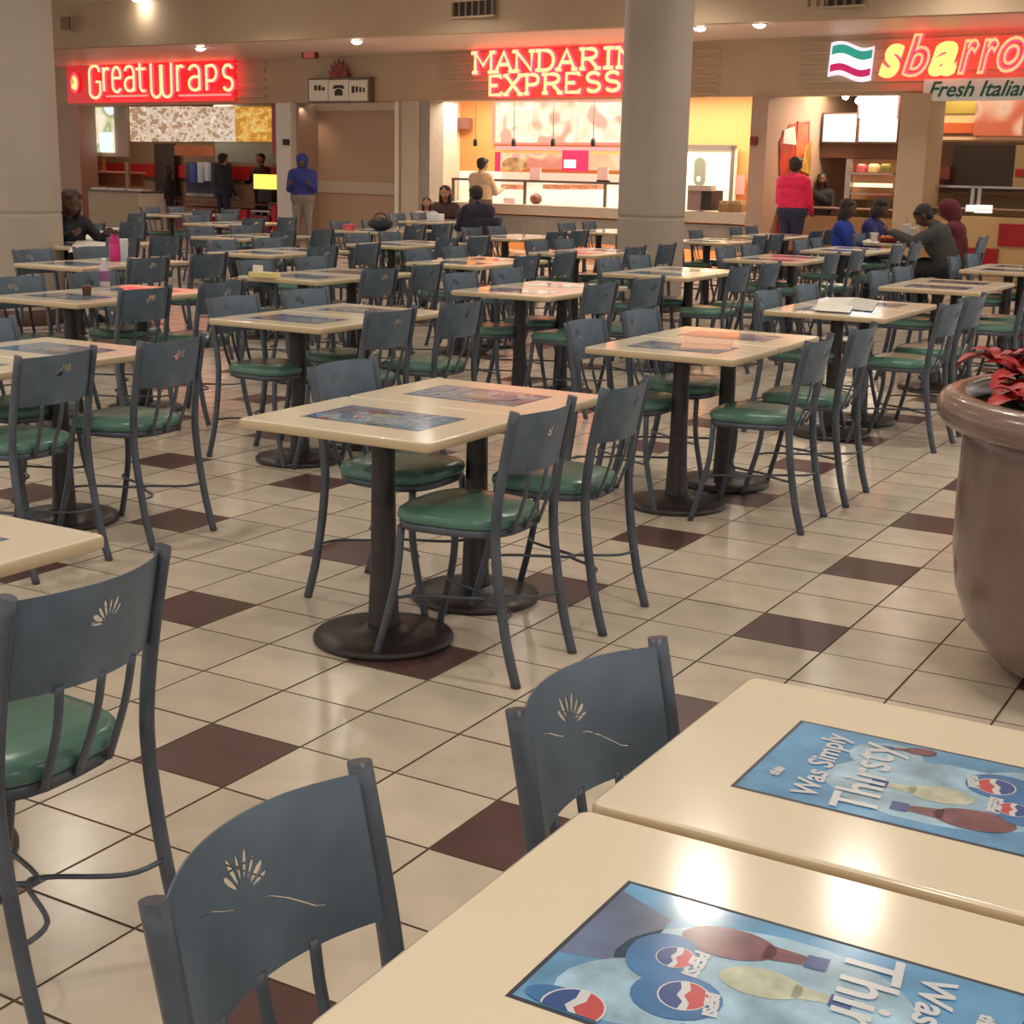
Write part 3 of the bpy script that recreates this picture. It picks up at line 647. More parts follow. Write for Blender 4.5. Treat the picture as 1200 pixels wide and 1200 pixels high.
slamp(250,150,1.6,2.7,34,(1,.75,.5)); slamp(130,150,1.6,2.7,28,(1,.75,.5))
# --- middle stall
wb=emat('backlit_white',(1,.93,.78),1.25)
menup=sheet('noodle_menu',[(.90,.40,.28),(1,.80,.50),(1,.93,.70),(1,.96,.82),(.92,.93,.58)],5,.88)
e=fempty('menu_board','bright backlit menu panels with dishes above the middle counter','menu',W(655,168,1.6)[0],1.6,W(655,168,1.6)[1])
for x0,x1 in ((581,624),(628,675),(679,724),(728,770)):
    m=MB(); pxbox(m,x0,120,x1,167,1.6,.08); fbuild(m,'menu_panel',menup,e)
m=MB(); pxbox(m,577,117,774,171,1.68,.06); fbuild(m,'surround',emat('salmon_glow',(1,.35,.24),.85),e)
dish=sheet('dish_photos',[(.75,.2,.12),(1,.5,.25),(1,.7,.4),(.9,.35,.3)],3,.95)
e=fempty('photo_frieze','pink and orange photo frieze below the bright menu panels','poster',W(655,200,1.5)[0],1.5,W(655,200,1.5)[1])
m=MB(); pxbox(m,580,171,774,178,1.5,.06); fbuild(m,'top_strip',emat('pink_strip',(1,.38,.35),.9),e)
m=MB(); pxbox(m,580,179,774,201,1.5,.06); fbuild(m,'photo_strip',dish,e)
m=MB(); pxbox(m,580,178,585,201,1.47,.03); fbuild(m,'magenta_end',emat('magenta_glow',(.85,.02,.12),.9),e)
m=MB(); pxbox(m,659,176,688,201,1.47,.03); fbuild(m,'magenta_block',emat('magenta_glow',(.85,.02,.12),.9),e)
m=MB(); pxbox(m,661,187,674,197,1.45,.02); fbuild(m,'white_square',wb,e)
m=MB(); cc_=W(602,193,1.46); m.poly([(cc_[0]+.27*math.cos(k*PI/12),1.46,cc_[1]+.13*math.sin(k*PI/12)) for k in range(24)],(0,.03,0)); fbuild(m,'dish_photo',sheet('noodle_dish',[(.35,.12,.03),(.8,.35,.1),(.9,.55,.2)],9,.7),e)
item('tiled_splashback','bright white tiled back wall of the middle stall','wall panel',538,200,800,250,1.66,.06,mat('glowing_tile',(.9,.86,.76),.3,emit=(1,.92,.78),es=.35))  # stall light on the white tiles is put in as a weak glow
item('wall_speaker','small dark speaker high on the orange wall','speaker',532,138,547,151,1.55,.15,mat('speaker_brown',(.25,.12,.10),.5))
for k,x in enumerate((557,602,648,695)):
    a=W(x,168,.5); zt=2.72
    e=fempty('pendant_lamp',('leftmost','second','third','rightmost')[k]+' black pendant lamp above the sneeze guard of the middle stall','lamp',a[0],.5,a[1]-.08)
    fbuild(MB().lathe([(.035,-.05),(.04,.0),(.035,.06),(.012,.09)],12,(a[0],.5,a[1])),'shade',dark,e)
    fbuild(MB().tube([(a[0],.5,a[1]+.08),(a[0],.5,zt)],.005,6),'cord',dark,e)
parts('food_counter','long grey counter with pale ledge before the middle stall','counter',.1,[('front_panel',508,248,872,296,.12,.5,grey),('ledge',505,246,873,250.5,.04,.75,mat('pale_ledge',(.60,.50,.40),.35))])
e=fempty('sneeze_guard','glass sneeze guard on dark posts over the middle counter','glass guard',W(650,246,.4)[0],.4,W(650,246,.4)[1])
zt=W(650,213,.4)[1]; zb=W(650,246,.4)[1]; zg=mat('guard_frame',(.16,.13,.12),.4)
sa_,sb_=W(530,213,.4)[0],W(770,213,.4)[0]
fbuild(MB().box((sa_,.38,zt-.02),(sb_,.44,zt+.02)),'top_rail',zg,e)
for x in (531,615,709,768): s=W(x,230,.4)[0]; fbuild(MB().box((s-.02,.38,zb),(s+.02,.42,zt)),'post',zg,e)
gl=mat('clear_glass',(.9,.95,.95),.02); gl.node_tree.nodes['Principled BSDF'].inputs['Transmission Weight'].default_value=1; gl.node_tree.nodes['Principled BSDF'].inputs['IOR'].default_value=1.05
fbuild(MB().box((sa_+.03,.395,zb+.01),(sb_-.03,.401,zt-.02)),'glass_pane',gl,e)
for k,x in enumerate((627,706)):
    parts('price_card',('left','right')[k]+' framed price card standing on the sneeze guard rail','card',.4,[('card',x-6,196,x+6,212,.41,.02,mat('pink_card',(.85,.55,.5),.4,emit=(1,.6,.5),es=.25)),('holder',x-7,211,x+7,214,.40,.05,dark)])
parts('steam_pan','dark domed warming pan on the middle counter','pan',.6,[('tray',620,240,643,244,.55,.3,mat('pan_brown',(.20,.06,.05),.4))])
a=W(628,233,.7); fbuild(MB().ell((a[0],.7,a[1]),(.11,.11,.10)),'pan_lid',mat('pan_brown',(.20,.06,.05),.4),None,('dark round pan lid behind the sneeze guard glass','pan'))
for k,x in enumerate((596,645,668,690)): item('food_tray',('first','second','third','fourth')[k]+' tray of reddish food from the left behind the guard','food',x-9,216,x+9,222,1.2,.25,mat('food_red',(.55,.22,.14),.6,vary=.4,scale=20))
item('counter_sign','small picture card on the counter right of the beige coat','card',590,232,603,246,.5,.03,mat('pink_card',(.85,.55,.5),.4))
# right part of the middle stall seen past the column
e=fempty('stall_door','pale door with grey oval window in the middle stall right of the column','door',W(830,240,1.6)[0],1.6,0)
m=MB(); pxbox(m,800,174,858,262,1.62,.06); fbuild(m,'door_leaf',mat('door_cream_glow',(.92,.88,.72),.4,emit=(1,.95,.75),es=.2),e)  # cream door leaf also glows weakly, its brightness put into the material
a=W(800,171,1.6);b=W(859,171,1.6); fbuild(MB().box((a[0],1.58,a[1]-.06),(b[0]+.04,1.66,a[1]+.02)),'frame_head',zg,e); fbuild(MB().box((b[0]-.02,1.58,0),(b[0]+.03,1.66,a[1])),'frame_post',zg,e)
c_=W(820,201,1.6); P=[(c_[0]+x,1.58,c_[1]+z) for x,z in [(.10*math.cos(q*PI/8),.13+.10*math.sin(q*PI/8)) for q in range(9)]+[(.10*math.cos(q*PI/8),-.13+.10*math.sin(q*PI/8)) for q in range(8,17)]]
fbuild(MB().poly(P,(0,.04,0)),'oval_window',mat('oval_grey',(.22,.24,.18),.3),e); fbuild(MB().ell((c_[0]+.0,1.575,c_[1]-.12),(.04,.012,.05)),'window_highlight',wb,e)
parts('cash_register','dark cash register on the ledge right of the column','register',.2,[('body',806,223,822,247,.25,.35,mat('register_pink',(.30,.20,.18),.5)),('screen_head',806,217,833,224,.2,.15,mat('register_top',(.55,.45,.38),.5)),('dark_side',822,223,833,247,.24,.35,dark)])
for k,x in enumerate((849,862)): parts('bread_basket',('left','right')[k]+' brown basket on the ledge by the rose pier','basket',.25,[('basket',x-7,240,x+7,249,.25,.22,mat('wicker',(.28,.16,.07),.7,vary=.5,scale=40)),('contents',x-6,235,x+6,240,.28,.16,mat('basket_goods',(.42,.30,.16),.7,vary=.5,scale=30))])
item('wall_poster','small red and white notice on the bright wall beside the rose pier','poster',862,205,872,228,1.65,.03,mat('notice_pink',(.75,.30,.28),.5))
item('fire_alarm','dark red fire alarm on the rose pier','alarm',879,160,886,170,-.1,.05,mat('alarm_red',(.22,.02,.02),.4))
item('wall_thermostat','dark round thermostat on the white pier beside the left stall','switch',331,163,337,170,-.1,.05,dark)
for x in (545,650,740,830): slamp(x,150,.75,2.72,58,(1,.86,.66))
# --- right stall
sp0=W(893,250,-.05)[0]+.006
def SP(px,py,s0):      # measured point on the side wall plane s = s0 -> (t, z)
    q=ray(px,py); k=((O8+ES*s0-CAM).dot(ES))/q.dot(ES); P=CAM+q*k; return ((P-O8).dot(ET),P.z)
e=fempty('wall_mural','red, orange and white painted food mural on the side wall of the right stall','mural',sp0+.02,SP(930,200,sp0)[0],SP(930,225,sp0)[1])
for n,P,mm,d in (('panel',((913,205),(948,205),(948,142),(925,146),(913,165)),mat('mural_red',(.42,.04,.02),.5,vary=.5,scale=4),.012),('white_patch',((916,168),(932,170),(930,148),(918,152)),mat('mural_white',(.72,.66,.62),.5,vary=.2,scale=4),.02),('orange_patch',((930,188),(944,178),(945,146),(934,142)),mat('mural_orange',(.62,.13,.05),.5,vary=.4,scale=5),.024),('gold_patch',((936,200),(948,205),(950,165),(942,172)),mat('mural_gold',(.42,.24,.06),.5,vary=.4,scale=6),.03)):
    Q=[SP(x,y,sp0) for x,y in P]; m=MB(); m.poly([(sp0+.002,t_,z_) for t_,z_ in Q],(d,0,0)); fbuild(m,n,mm,e)
ws=emat('white_screen',(.95,1,.97),1.7)
parts('menu_screen','smaller white glowing menu screen in the right stall','screen',1.6,[('screen',966,134,1004,166,1.6,.08,ws),('surround',964,132,1006,168,1.66,.06,brown)])
parts('menu_screen','larger white glowing menu screen beside the beige pier','screen',1.5,[('screen',1008,111,1049,138,1.5,.08,ws),('screen',1008,139,1048,166,1.5,.08,ws),('surround',1006,109,1051,168,1.56,.06,brown)])
item('bulkhead','dark brown bulkhead below the white menu screens','panel',948,168,1050,186,1.7,.8,mat('brown_bulkhead',(.12,.055,.03),.5))
lt=emat('heat_lamp',(1,.72,.45),1.6)
parts('pizza_warmer','warm-lit pizza warmer shelves behind the right counter','display',1.2,[('back_panel',992,186,1047,235,1.9,.05,mat('warmer_tan',(.55,.33,.18),.5)),('shelf',994,202,1046,205,1.3,.5,chrome),('heat_strip',1000,214,1044,220,1.35,.06,lt),('shelf',996,226,1046,229,1.3,.5,chrome),('side_post',992,186,995,235,1.3,.06,chrome)])
for k,(x,mm) in enumerate(((1010,pred),(1024,mat('dough',(.75,.55,.30),.6)),(1038,mat('olive',(.20,.20,.05),.6)))):
    a=W(x,199,1.45); fbuild(MB().lathe([(.06,0),(.085,.02),(.085,.10),(.06,.13)],14,(a[0],1.45,a[1]-.04)),'food_tub',mm,None,(('red','pale','olive')[k]+' tub on the pizza warmer shelf','tub'))
for k,(x,y) in enumerate(((991,113),(1006,118))):
    a=W(x,y,1.3); e=fempty('spot_lamp',('left','right')[k]+' small bright ceiling spot above the white menu screens','lamp',a[0],1.3,a[1])
    fbuild(MB().ell((a[0],1.3,a[1]),(.05,.05,.05)),'bulb',lampm,e); fbuild(MB().tube([(a[0],1.3,a[1]+.05),(a[0],1.3,2.76)],.02,8),'stem',chrome,e)
parts('back_fascia','olive, cream and orange striped fascia inside the right stall','panel',1.4,[('olive_band',1080,118,1144,133,1.4,.1,mat('olive_band',(.26,.20,.04),.5)),('cream_band',1080,133,1144,144,1.42,.1,mat('cream_band',(.55,.42,.22),.5)),('orange_band',1080,144,1144,156,1.4,.1,mat('orange_band',(.45,.10,.03),.5)),('light_rail',1080,160,1300,165,1.35,.2,mat('lit_rail',(.7,.5,.35),.4)),('dark_band',1080,156,1144,160,1.42,.1,brown)])
item('dish_poster','large orange pasta poster at the right edge above the counter','poster',1144,118,1200,159,1.3,.08,sheet('pasta_poster',[(.75,.12,.05),(.95,.35,.18),(.95,.55,.35),(.8,.25,.12)],3,.75))
item('dish_poster','further pasta poster beyond the right edge of the stall','poster',1201,118,1260,159,1.3,.08,MATS['orange_band'])
parts('oven_wall','dark brown oven doors at the back of the right stall','oven',2.9,[('body',1080,166,1300,232,2.95,.2,mat('oven_brown',(.10,.045,.03),.5)),('oven_door',1118,170,1138,222,2.9,.05,dark),('oven_door',1142,170,1160,222,2.9,.05,dark),('oven_door',1164,170,1186,222,2.9,.05,dark),('side_panel',1190,170,1230,222,2.9,.05,MATS['tan_side']),('red_stripe',1190,198,1230,208,2.88,.03,redp)])
parts('food_counter','right stall counter with cream and red checker front and pale top','counter',.1,[('front_panel',1080,251,1300,320,.1,.6,mat('counter_cream',(.58,.37,.17),.45)),('worktop',1078,243,1300,251,.02,.9,mat('counter_stone',(.38,.28,.24),.35)),('red_check',1171,262,1206,290,.06,.04,redp),('red_check',1132,290,1167,318,.06,.04,redp),('red_check',1208,290,1246,318,.06,.04,redp)])
parts('food_counter','low tan and dark red counter behind the pink jacket','counter',.5,[('front_panel',895,250,1046,300,.5,.5,mat('counter_tan',(.42,.24,.11),.45)),('red_panel',896,248,925,276,.44,.06,redp),('worktop',893,241,1046,248,.42,.8,mat('counter_brown',(.20,.11,.08),.4)),('red_panel',985,258,990,300,.44,.06,redp)])
e=fempty('sneeze_guard','curved steel-framed glass guard on the right counter','glass guard',W(1150,243,.3)[0],.3,W(1150,243,.3)[1])
z0_=W(1150,243,.3)[1]; z1_=W(1150,218,.3)[1]
for x in (1083,1140,1148,1205): s=W(x,230,.3)[0]; fbuild(MB().box((s-.025,.28,z0_),(s+.025,.33,z1_)),'post',chrome,e)
a,b=W(1083,218,.3)[0],W(1300,218,.3)[0]; fbuild(MB().box((a,.28,z1_-.03),(b,.34,z1_)),'top_rail',chrome,e); fbuild(MB().box((a+.03,.30,z0_),(b,.306,z1_-.03)),'glass_pane',gl,e)
parts('counter_glare','bright white spot of glare on the right counter, shaped as glowing boxes','glare',.05,[('box',1142,240,1158,250,.05,.15,emat('glare_white',(1,.9,.85),1.0)),('glare_small',1132,240,1138,248,.05,.12,emat('glare_white',(1,.9,.85),1.0))])  # bright spot of light on the counter, added as glowing white boxes
item('condiment_box','small brown box on the back shelf of the right stall','box',1100,195,1112,210,2.72,.2,MATS['pan_brown'])
slamp(950,150,1.5,2.72,19,(1,.78,.52)); slamp(1020,150,1.2,2.72,50,(1,.72,.45)); slamp(1140,150,1.2,2.72,24,(1,.75,.48))
# ------------------------------------------------------------------ people
def cap_mesh(b,p,q,r1,r2,n=14):
    p,q=Vector(p),Vector(q); d=q-p; L=d.length
    if L<1e-4: d=Vector((0,0,1))
    rot=d.to_track_quat('Z','Y').to_matrix().to_4x4()
    mt=Matrix.Translation(p)@rot; rings=[]
    prof=[(r1*math.cos(a),-r1*math.sin(a)) for a in [PI/2*.92,PI/3,PI/6,0]]+[(r2*math.cos(a),L+r2*math.sin(a)) for a in [0,PI/6,PI/3,PI/2*.92]]
    for r,z in prof: rings.append([b.verts.new(mt@Vector((r*math.cos(2*PI*j/n),r*math.sin(2*PI*j/n),z))) for j in range(n)])
    for u,v in zip(rings,rings[1:]):
        for j in range(n): b.faces.new((u[j],u[(j+1)%n],v[(j+1)%n],v[j]))
    b.faces.new(rings[0][::-1]); b.faces.new(rings[-1])
SKIN={'tan':(.40,.20,.12),'dark':(.12,.055,.035),'light':(.55,.33,.23)}
def person(label,loc,rz,top,pants,skin='tan',H=1.65,sit=False,lean=0,head=0,nod=0,arms=((.25,.1),(.25,.1)),hair=(.02,.013,.01),hairlen=.0,hood=None,bulk=1.0,shoes=(.03,.025,.025),sc=1.0,topname=None,skirt=False,sleeve=True):
    """local frame: x to the figure's left, y forward. arms: per side (upper-arm forward angle, forearm bend)"""
    e=empty('person',label,'person',loc,rz)
    k=H/1.72; hipz=(.47 if sit else .90*k); ups=k
    caps=[]   # (p,q,r1,r2,tag)
    def add(p,q,a,b_,t): caps.append((Vector(p),Vector(q),a*k,b_*k,t))
    hip=Vector((0,0,hipz)); ln=math.sin(lean); lc=math.cos(lean)
    def T(x,y,z):      # torso frame
        z*=k;x*=k;y*=k
        return Vector((x,y*lc+z*ln,hipz+z*lc-y*ln))
    bk=bulk
    add(T(-.07,0,.03),T(.07,0,.03),.125*bk,.125*bk,'P')
    for x in (-.07,0,.07): add(T(x,0,.06),T(x*1.0,.005,.30),.115*bk,.125*bk,'T')
    add(T(-.10,.0,.40),T(.10,.0,.40),.115*bk,.115*bk,'T'); add(T(-.06,.03,.30),T(.06,.03,.38),.12*bk,.12*bk,'T')
    add(T(-.155,-.01,.455),T(.155,-.01,.455),.068*bk,.068*bk,'T'); add(T(0,-.02,.44),T(0,-.015,.515),.085,.062,'T')
    nk=T(0,-.005,.52); hc=T(0,.03+.10*math.sin(nod),.66-.03*(1-math.cos(nod)))
    add(nk,T(0,.012+.05*math.sin(nod),.585),.052,.052,'S')
    R=Matrix.Rotation(head,4,'Z')@Matrix.Rotation(-(nod+lean*.6),4,'X')
    def Hh(x,y,z): return hc+(R@Vector((x*k,y*k,z*k)))
    add(Hh(0,-.015,.03),Hh(0,.0,.035),.092,.092,'S'); add(Hh(0,.025,-.015),Hh(0,.035,-.062),.072,.042,'S')
    add(Hh(0,.092,.0),Hh(0,.108,-.018),.010,.014,'S')
    for s in (-1,1): add(Hh(s*.086,-.004,-.012),Hh(s*.088,-.008,.012),.014,.018,'S'); add(Hh(s*.03,.078,-.012),Hh(s*.045,.066,-.014),.018,.018,'S')
    add(Hh(-.018,.084,-.048),Hh(.018,.084,-.048),.010,.010,'L')
    for s,(fa,fb) in zip((-1,1),arms):
        sh=T(s*.185,-.005,.445); ab=.16
        d=Vector((s*math.sin(ab)*math.cos(fa),math.sin(fa+lean),-math.cos(fa+lean)*math.cos(ab))).normalized()
        el=sh+d*.285*k
        fd=Vector((-s*.25*math.sin(fb),math.sin(fa+fb+lean),-math.cos(fa+fb+lean))).normalized(); wr=el+fd*.235*k
        add(sh,el,.062*bk,.047*bk,'T'); add(el,wr,.047*bk,.034 if not sleeve else .037,'T' if sleeve else 'S')
        add(wr,wr+fd*.05*k,.026,.028,'S')
        side=fd.cross(Vector((1,0,0))).normalized(); lat=fd.cross(side).normalized()
        pm=wr+fd*.055*k
        for q,(o,ll) in enumerate(((-.030,.070),(-.010,.082),(.010,.078),(.030,.060))):
            a=pm+lat*o*k; b1=a+fd*ll*.55*k; b2=b1+(fd*.8-side*.5*1).normalized()*ll*.5*k
            add(a,b1,.0105,.0098,'S'); add(b1,b2,.0098,.0085,'S')
        th=wr+fd*.02*k-Vector((s*.02*k,0,0)); add(th,th+(fd*.7-Vector((s*.8,0,0))).normalized()*.055*k,.013,.010,'S')
        if sit:
            kn=Vector((s*.10*k,.42*k,.49)); fo=Vector((s*.11*k,.36*k,.075))
            add((s*.085*k,.0,hipz),kn,.088*bk,.064,'P')
        else:
            kn=Vector((s*.095*k,.02,.49*k)); fo=Vector((s*.105*k,-.015,.09*k))
            add((s*.085*k,0,hipz-.02),kn,.092*bk,.064,'P')
        add(kn,fo,.060,.044,'P'); add(fo+Vector((0,-.02*k,-.04*k)),fo+Vector((0,.13*k,-.045*k)),.040,.034,'F')
    if hood is not None:
        if hood=='up':
            add(Hh(0,-.03,.03),Hh(0,-.015,.04),.112,.112,'T'); add(Hh(0,-.05,-.08),Hh(0,-.05,-.02),.095,.105,'T')
        else: add(T(-.07,-.085,.47),T(.07,-.085,.47),.055,.055,'T')
    b=bmesh.new()
    for p,q,r1,r2,t in caps: cap_mesh(b,p,q,r1,r2)
    me=bpy.data.meshes.new('tmp'); b.to_mesh(me); b.free()
    o=bpy.data.objects.new('tmp',me); COL.objects.link(o); md=o.modifiers.new('r','REMESH'); md.mode='VOXEL'; md.voxel_size=.0115; md.use_smooth_shade=True
    sm=o.modifiers.new('s','SMOOTH'); sm.factor=.5; sm.iterations=2
    dg=bpy.context.evaluated_depsgraph_get(); me=bpy.data.meshes.new_from_object(o.evaluated_get(dg)); bpy.data.objects.remove(o); me.name='body'
    mk=lambda n,c,r=.8:mat(n,c,r,vary=.12,scale=14)
    tn=topname or 'cloth_%02d%02d%02d'%tuple(int(c*99) for c in top)
    tags={'T':mk(tn,top),'P':mk('cloth_%02d%02d%02d'%tuple(int(c*99) for c in pants),pants),'S':mat('skin_'+skin,SKIN[skin],.5),'F':mk('shoe_dark',shoes,.5),'L':mat('lips_'+skin,tuple(c*v for c,v in zip(SKIN[skin],(.85,.5,.5))),.5)}
    order=list(tags); me.materials.clear()
    for t in order: me.materials.append(tags[t])
    import numpy as np
    nf=len(me.polygons); cen=np.empty(nf*3); me.polygons.foreach_get('center',cen); cen=cen.reshape(-1,3)
    best=np.full(nf,1e9); idx=np.zeros(nf,int)
    for p,q,r1,r2,t in caps:
        p_=np.array(p);d_=np.array(q)-p_; L=max((d_**2).sum(),1e-9); u=np.clip(((cen-p_)@d_)/L,0,1)
        ds=np.linalg.norm(cen-(p_+u[:,None]*d_),axis=1)-(r1+(r2-r1)*u)
        if t=='T': ds-=.003
        m_=ds<best; best[m_]=ds[m_]; idx[m_]=order.index(t)
    me.polygons.foreach_set('material_index',idx.astype('int32'))
    me.polygons.foreach_set('use_smooth',np.ones(nf,bool)); me.update()
    obj('body',me,e)
    # eyes and hair
    for s in (-1,1): MB().ell(Hh(s*.032,.084,.006),(.011*k,.008*k,.008*k),sub=1).build('eye',mat('eye_dark',(.02,.015,.012),.3),e)
    if hood!='up':
        m=MB(); Rm=R.to_3x3(); m.ell(Hh(0,-.026,.046),(.100*k,.102*k,.092*k),sub=3,rot=Rm)
        for s in (-1,1): m.ell(Hh(s*.04,.030,.088),(.05*k,.045*k,.030*k),sub=2,rot=Rm)
        if hairlen>0:
            m.ell(Hh(0,-.055,-.03-hairlen*.3),(.092*k,.065*k,(.09+hairlen*.55)*k),sub=3,rot=Rm)
            for s in (-1,1): m.ell(Hh(s*.075,-.015,-.03-hairlen*.3),(.035*k,.05*k,(.07+hairlen*.5)*k),sub=2,rot=Rm)
        else: m.ell(Hh(0,-.05,-.01),(.085*k,.06*k,.075*k),sub=2,rot=Rm)
        hm=m.mesh('hair',mat('hair_%02d%02d'%(int(hair[0]*99),int(hair[1]*99)),hair,.6,vary=.3,scale=60,bump=.4))
        o=bpy.data.objects.new('t',hm); COL.objects.link(o); md=o.modifiers.new('r','REMESH'); md.mode='VOXEL'; md.voxel_size=.012; md.use_smooth_shade=True
        dg=bpy.context.evaluated_depsgraph_get(); h2=bpy.data.meshes.new_from_object(o.evaluated_get(dg)); bpy.data.objects.remove(o)
        if not h2.materials: h2.materials.append(hm.materials[0])
        h2.name='hair'; obj('hair',h2,e)
    return e
def at_plane(px,t):
    s=W(px,250,t)[0]; p=wl(s,t); return (p.x,p.y,0)
NB=(.012,.012,.016)
# facing angle rz: figure looks along +y turned by rz
person('person in blue hooded jacket and grey trousers standing before the white pier',(-13.45,17.75,0),-2.65,(.02,.03,.19),(.20,.17,.15),'dark',1.66,arms=((.25,1.75),(.25,1.75)),hood='up',bulk=1.25)
person('person in black clothes and dark jeans standing at the red counter',at_plane(262,-.4),-.15,NB,(.015,.02,.05),'tan',1.66,arms=((.1,.4),(.1,.5)))
person('person in dark coat with pinkish bag side standing beside the beige partition end',at_plane(199,-.55),-.9,(.02,.014,.016),(.05,.02,.03),'dark',1.40,arms=((.3,.9),(.2,.6)),hairlen=.1)
person('person in dark uniform standing behind the yellow screen at the left counter',at_plane(307,1.3),PI,(.06,.012,.014),NB,'tan',1.68,arms=((.5,1.0),(.5,1.0)))
person('person in black leaning over the paper-covered table beside the left column',(-8.22,7.45,0),-PI/2-.3,(.016,.012,.014),NB,'dark',1.70,sit=True,lean=.3,nod=.2,arms=((.7,.9),(.7,.9)),hairlen=.08,hair=(.05,.015,.012))
person('small child in white top seated beside the long-haired woman',(-9.42,15.55,0),PI+.5,(.62,.52,.48),(.2,.1,.1),'tan',1.22,sit=True,arms=((.5,1.0),(.5,1.0)),hair=(.05,.02,.012),hairlen=.08)
person('woman with long dark brown hair and dark brown top seated at the far table',(-9.50,16.18,0),PI+.35,(.05,.022,.022),(.03,.02,.03),'tan',1.58,sit=True,nod=.15,arms=((.6,1.0),(.6,1.1)),hair=(.04,.016,.01),hairlen=.20)
person('person in bulky dark navy jacket seated with back to camera, below beige coat',(-7.95,14.60,0),.95,(.020,.018,.038),NB,'dark',1.66,sit=True,lean=.05,nod=.3,bulk=1.30,arms=((.5,1.0),(.5,1.0)))
person('person in beige coat standing at the middle counter with back to camera',at_plane(563,-.45),-.2,(.55,.38,.24),(.10,.07,.06),'tan',1.66,arms=((.5,1.3),(.5,1.3)),bulk=1.30,nod=.15)
person('person in bright pink jacket and navy trousers standing at the right counter, back view',at_plane(928,-.35),-.1,(.72,.015,.09),(.018,.02,.06),'dark',1.74,arms=((.2,.7),(.2,.7)),bulk=1.32,hood='down',nod=.1)
person('person in black standing behind the low counter right of the pink jacket',at_plane(961,1.6),PI+.3,NB,NB,'dark',1.52,arms=((.5,1.0),(.5,1.0)),hairlen=.05)
person('girl in bright blue sweatshirt seated in profile at the crowded table',(-2.84,14.55,0),-PI/2+.1,(.015,.045,.36),(.02,.02,.04),'dark',1.60,sit=True,nod=.2,arms=((.6,1.0),(.6,1.0)),hairlen=.10,bulk=1.05)
person('person in dark blue top seated behind the blue sweatshirt, eating',(-2.74,15.30,0),-PI/2-.1,(.022,.028,.14),(.02,.02,.04),'dark',1.64,sit=True,nod=.35,lean=.1,arms=((.7,1.2),(.7,1.2)),hairlen=.05)
person('man in dark grey jacket bent over the crowded table, facing left',(-1.42,14.05,0),PI/2+.25,(.050,.052,.052),NB,'dark',1.74,sit=True,lean=.42,nod=.45,bulk=1.25,arms=((.7,.9),(.7,.9)))
person('person in maroon hooded top seated behind the dark grey jacket',(-1.55,14.85,0),PI/2+.1,(.12,.012,.022),NB,'dark',1.68,sit=True,lean=.15,nod=.3,bulk=1.15,hood='up',arms=((.7,.9),(.7,.9)))
for q in ((-1.40,14.10,PI+.2),(-1.52,14.88,PI),(-7.93,14.62,PI+.9)):
    chair(q[0],q[1],q[2],{-1.40:'slate chair under the bent man in dark grey jacket',-1.52:'slate chair under the person in maroon hood',-7.93:'slate chair under the bulky navy jacket'}[q[0]])
# ------------------------------------------------------------------ planter with poinsettias
PX,PY=2.12,2.12
e=empty('planter','large glossy mauve-brown round planter bowl at right edge','planter',(PX,PY,0))
pm=mat('mauve_glaze',(.20,.132,.112),.24,vary=.10,scale=4,coat=.2)
MB().lathe([(.30,0),(.36,.01),(.44,.06),(.515,.15),(.555,.26),(.572,.38),(.575,.55),(.572,.72),(.565,.775),(.56,.78)],64).build('bowl',pm,e)
MB().lathe([(.555,.765),(.60,.765),(.635,.775),(.655,.80),(.658,.83),(.645,.858),(.62,.872),(.585,.872),(.565,.86),(.555,.82),(.555,.78)],64).build('rim',pm,e)
MB().lathe([(.558,.80),(.557,.825),(.40,.838),(.15,.845)],48).build('soil',mat('potting_soil',(.028,.018,.012),.95,vary=.5,scale=50,bump=.6,spec=.05),e)
bractm=mat('poinsettia_red',(.36,.004,.010),.45,vary=.25,scale=9); leafm=mat('poinsettia_leaf',(.02,.055,.02),.45,vary=.3,scale=9); stemm=mat('plant_stem',(.20,.22,.10),.6)
def leafmesh(name,L_,w_,mt,cup=.25):
    b=MB(); rows=[]
    for k in range(8):
        u=k/7; w=w_*math.sin(PI*min(1,u*.93+.03))**.8*(1-.25*u)*(1+.14*(k%2)); z=cup*L_*math.sin(u*PI*.55)-.35*L_*u*u
        rows.append([b.b.verts.new((u*L_,s*w,z+abs(s)*w*.25)) for s in (-1,-.5,0,.5,1)])
    for p,q in zip(rows,rows[1:]):
        for j in range(4): f=b.b.faces.new((p[j],p[j+1],q[j+1],q[j])); f.smooth=True
    return b.mesh(name,mt)
brm=leafmesh('bract',.15,.038,bractm); brs=leafmesh('bract',.09,.024,bractm); lfm=leafmesh('leaf',.15,.040,leafm,.1)
def poinsettia(x,y,h,label,n=9,ls=.75):
    p=empty('poinsettia',label,'plant',(x,y,.80))
    for j in range(3):
        a=j*2.1+random.random(); ox,oy=.05*math.cos(a),.05*math.sin(a); hh=h*(1-.12*j)
        MB().tube([(0,0,0),(ox*.4,oy*.4,hh*.5),(ox*1.6,oy*1.6,hh)],.006,6).build('stem',stemm,p)
        c=Vector((ox*1.6,oy*1.6,hh))
        for k in range(n):
            o=obj('bract',brm if k%2==0 else brs,p,c+Vector((0,0,.012*(k%2)))); o.rotation_euler=(random.uniform(-.3,.3),random.uniform(-.30,.15)-.25*(k%2),k*2*PI/n+random.uniform(-.15,.15))
        for k in range(6):
            o=obj('leaf',lfm,p,c*(.62+.06*k)); o.scale=(ls,ls,ls); o.rotation_euler=(random.uniform(-.3,.3),random.uniform(-.6,-.1),k*1.05+a)
    return p
poinsettia(PX-.44,PY+.03,.15,'poinsettia with drooping red bracts nearest the planter left rim',9,.42)
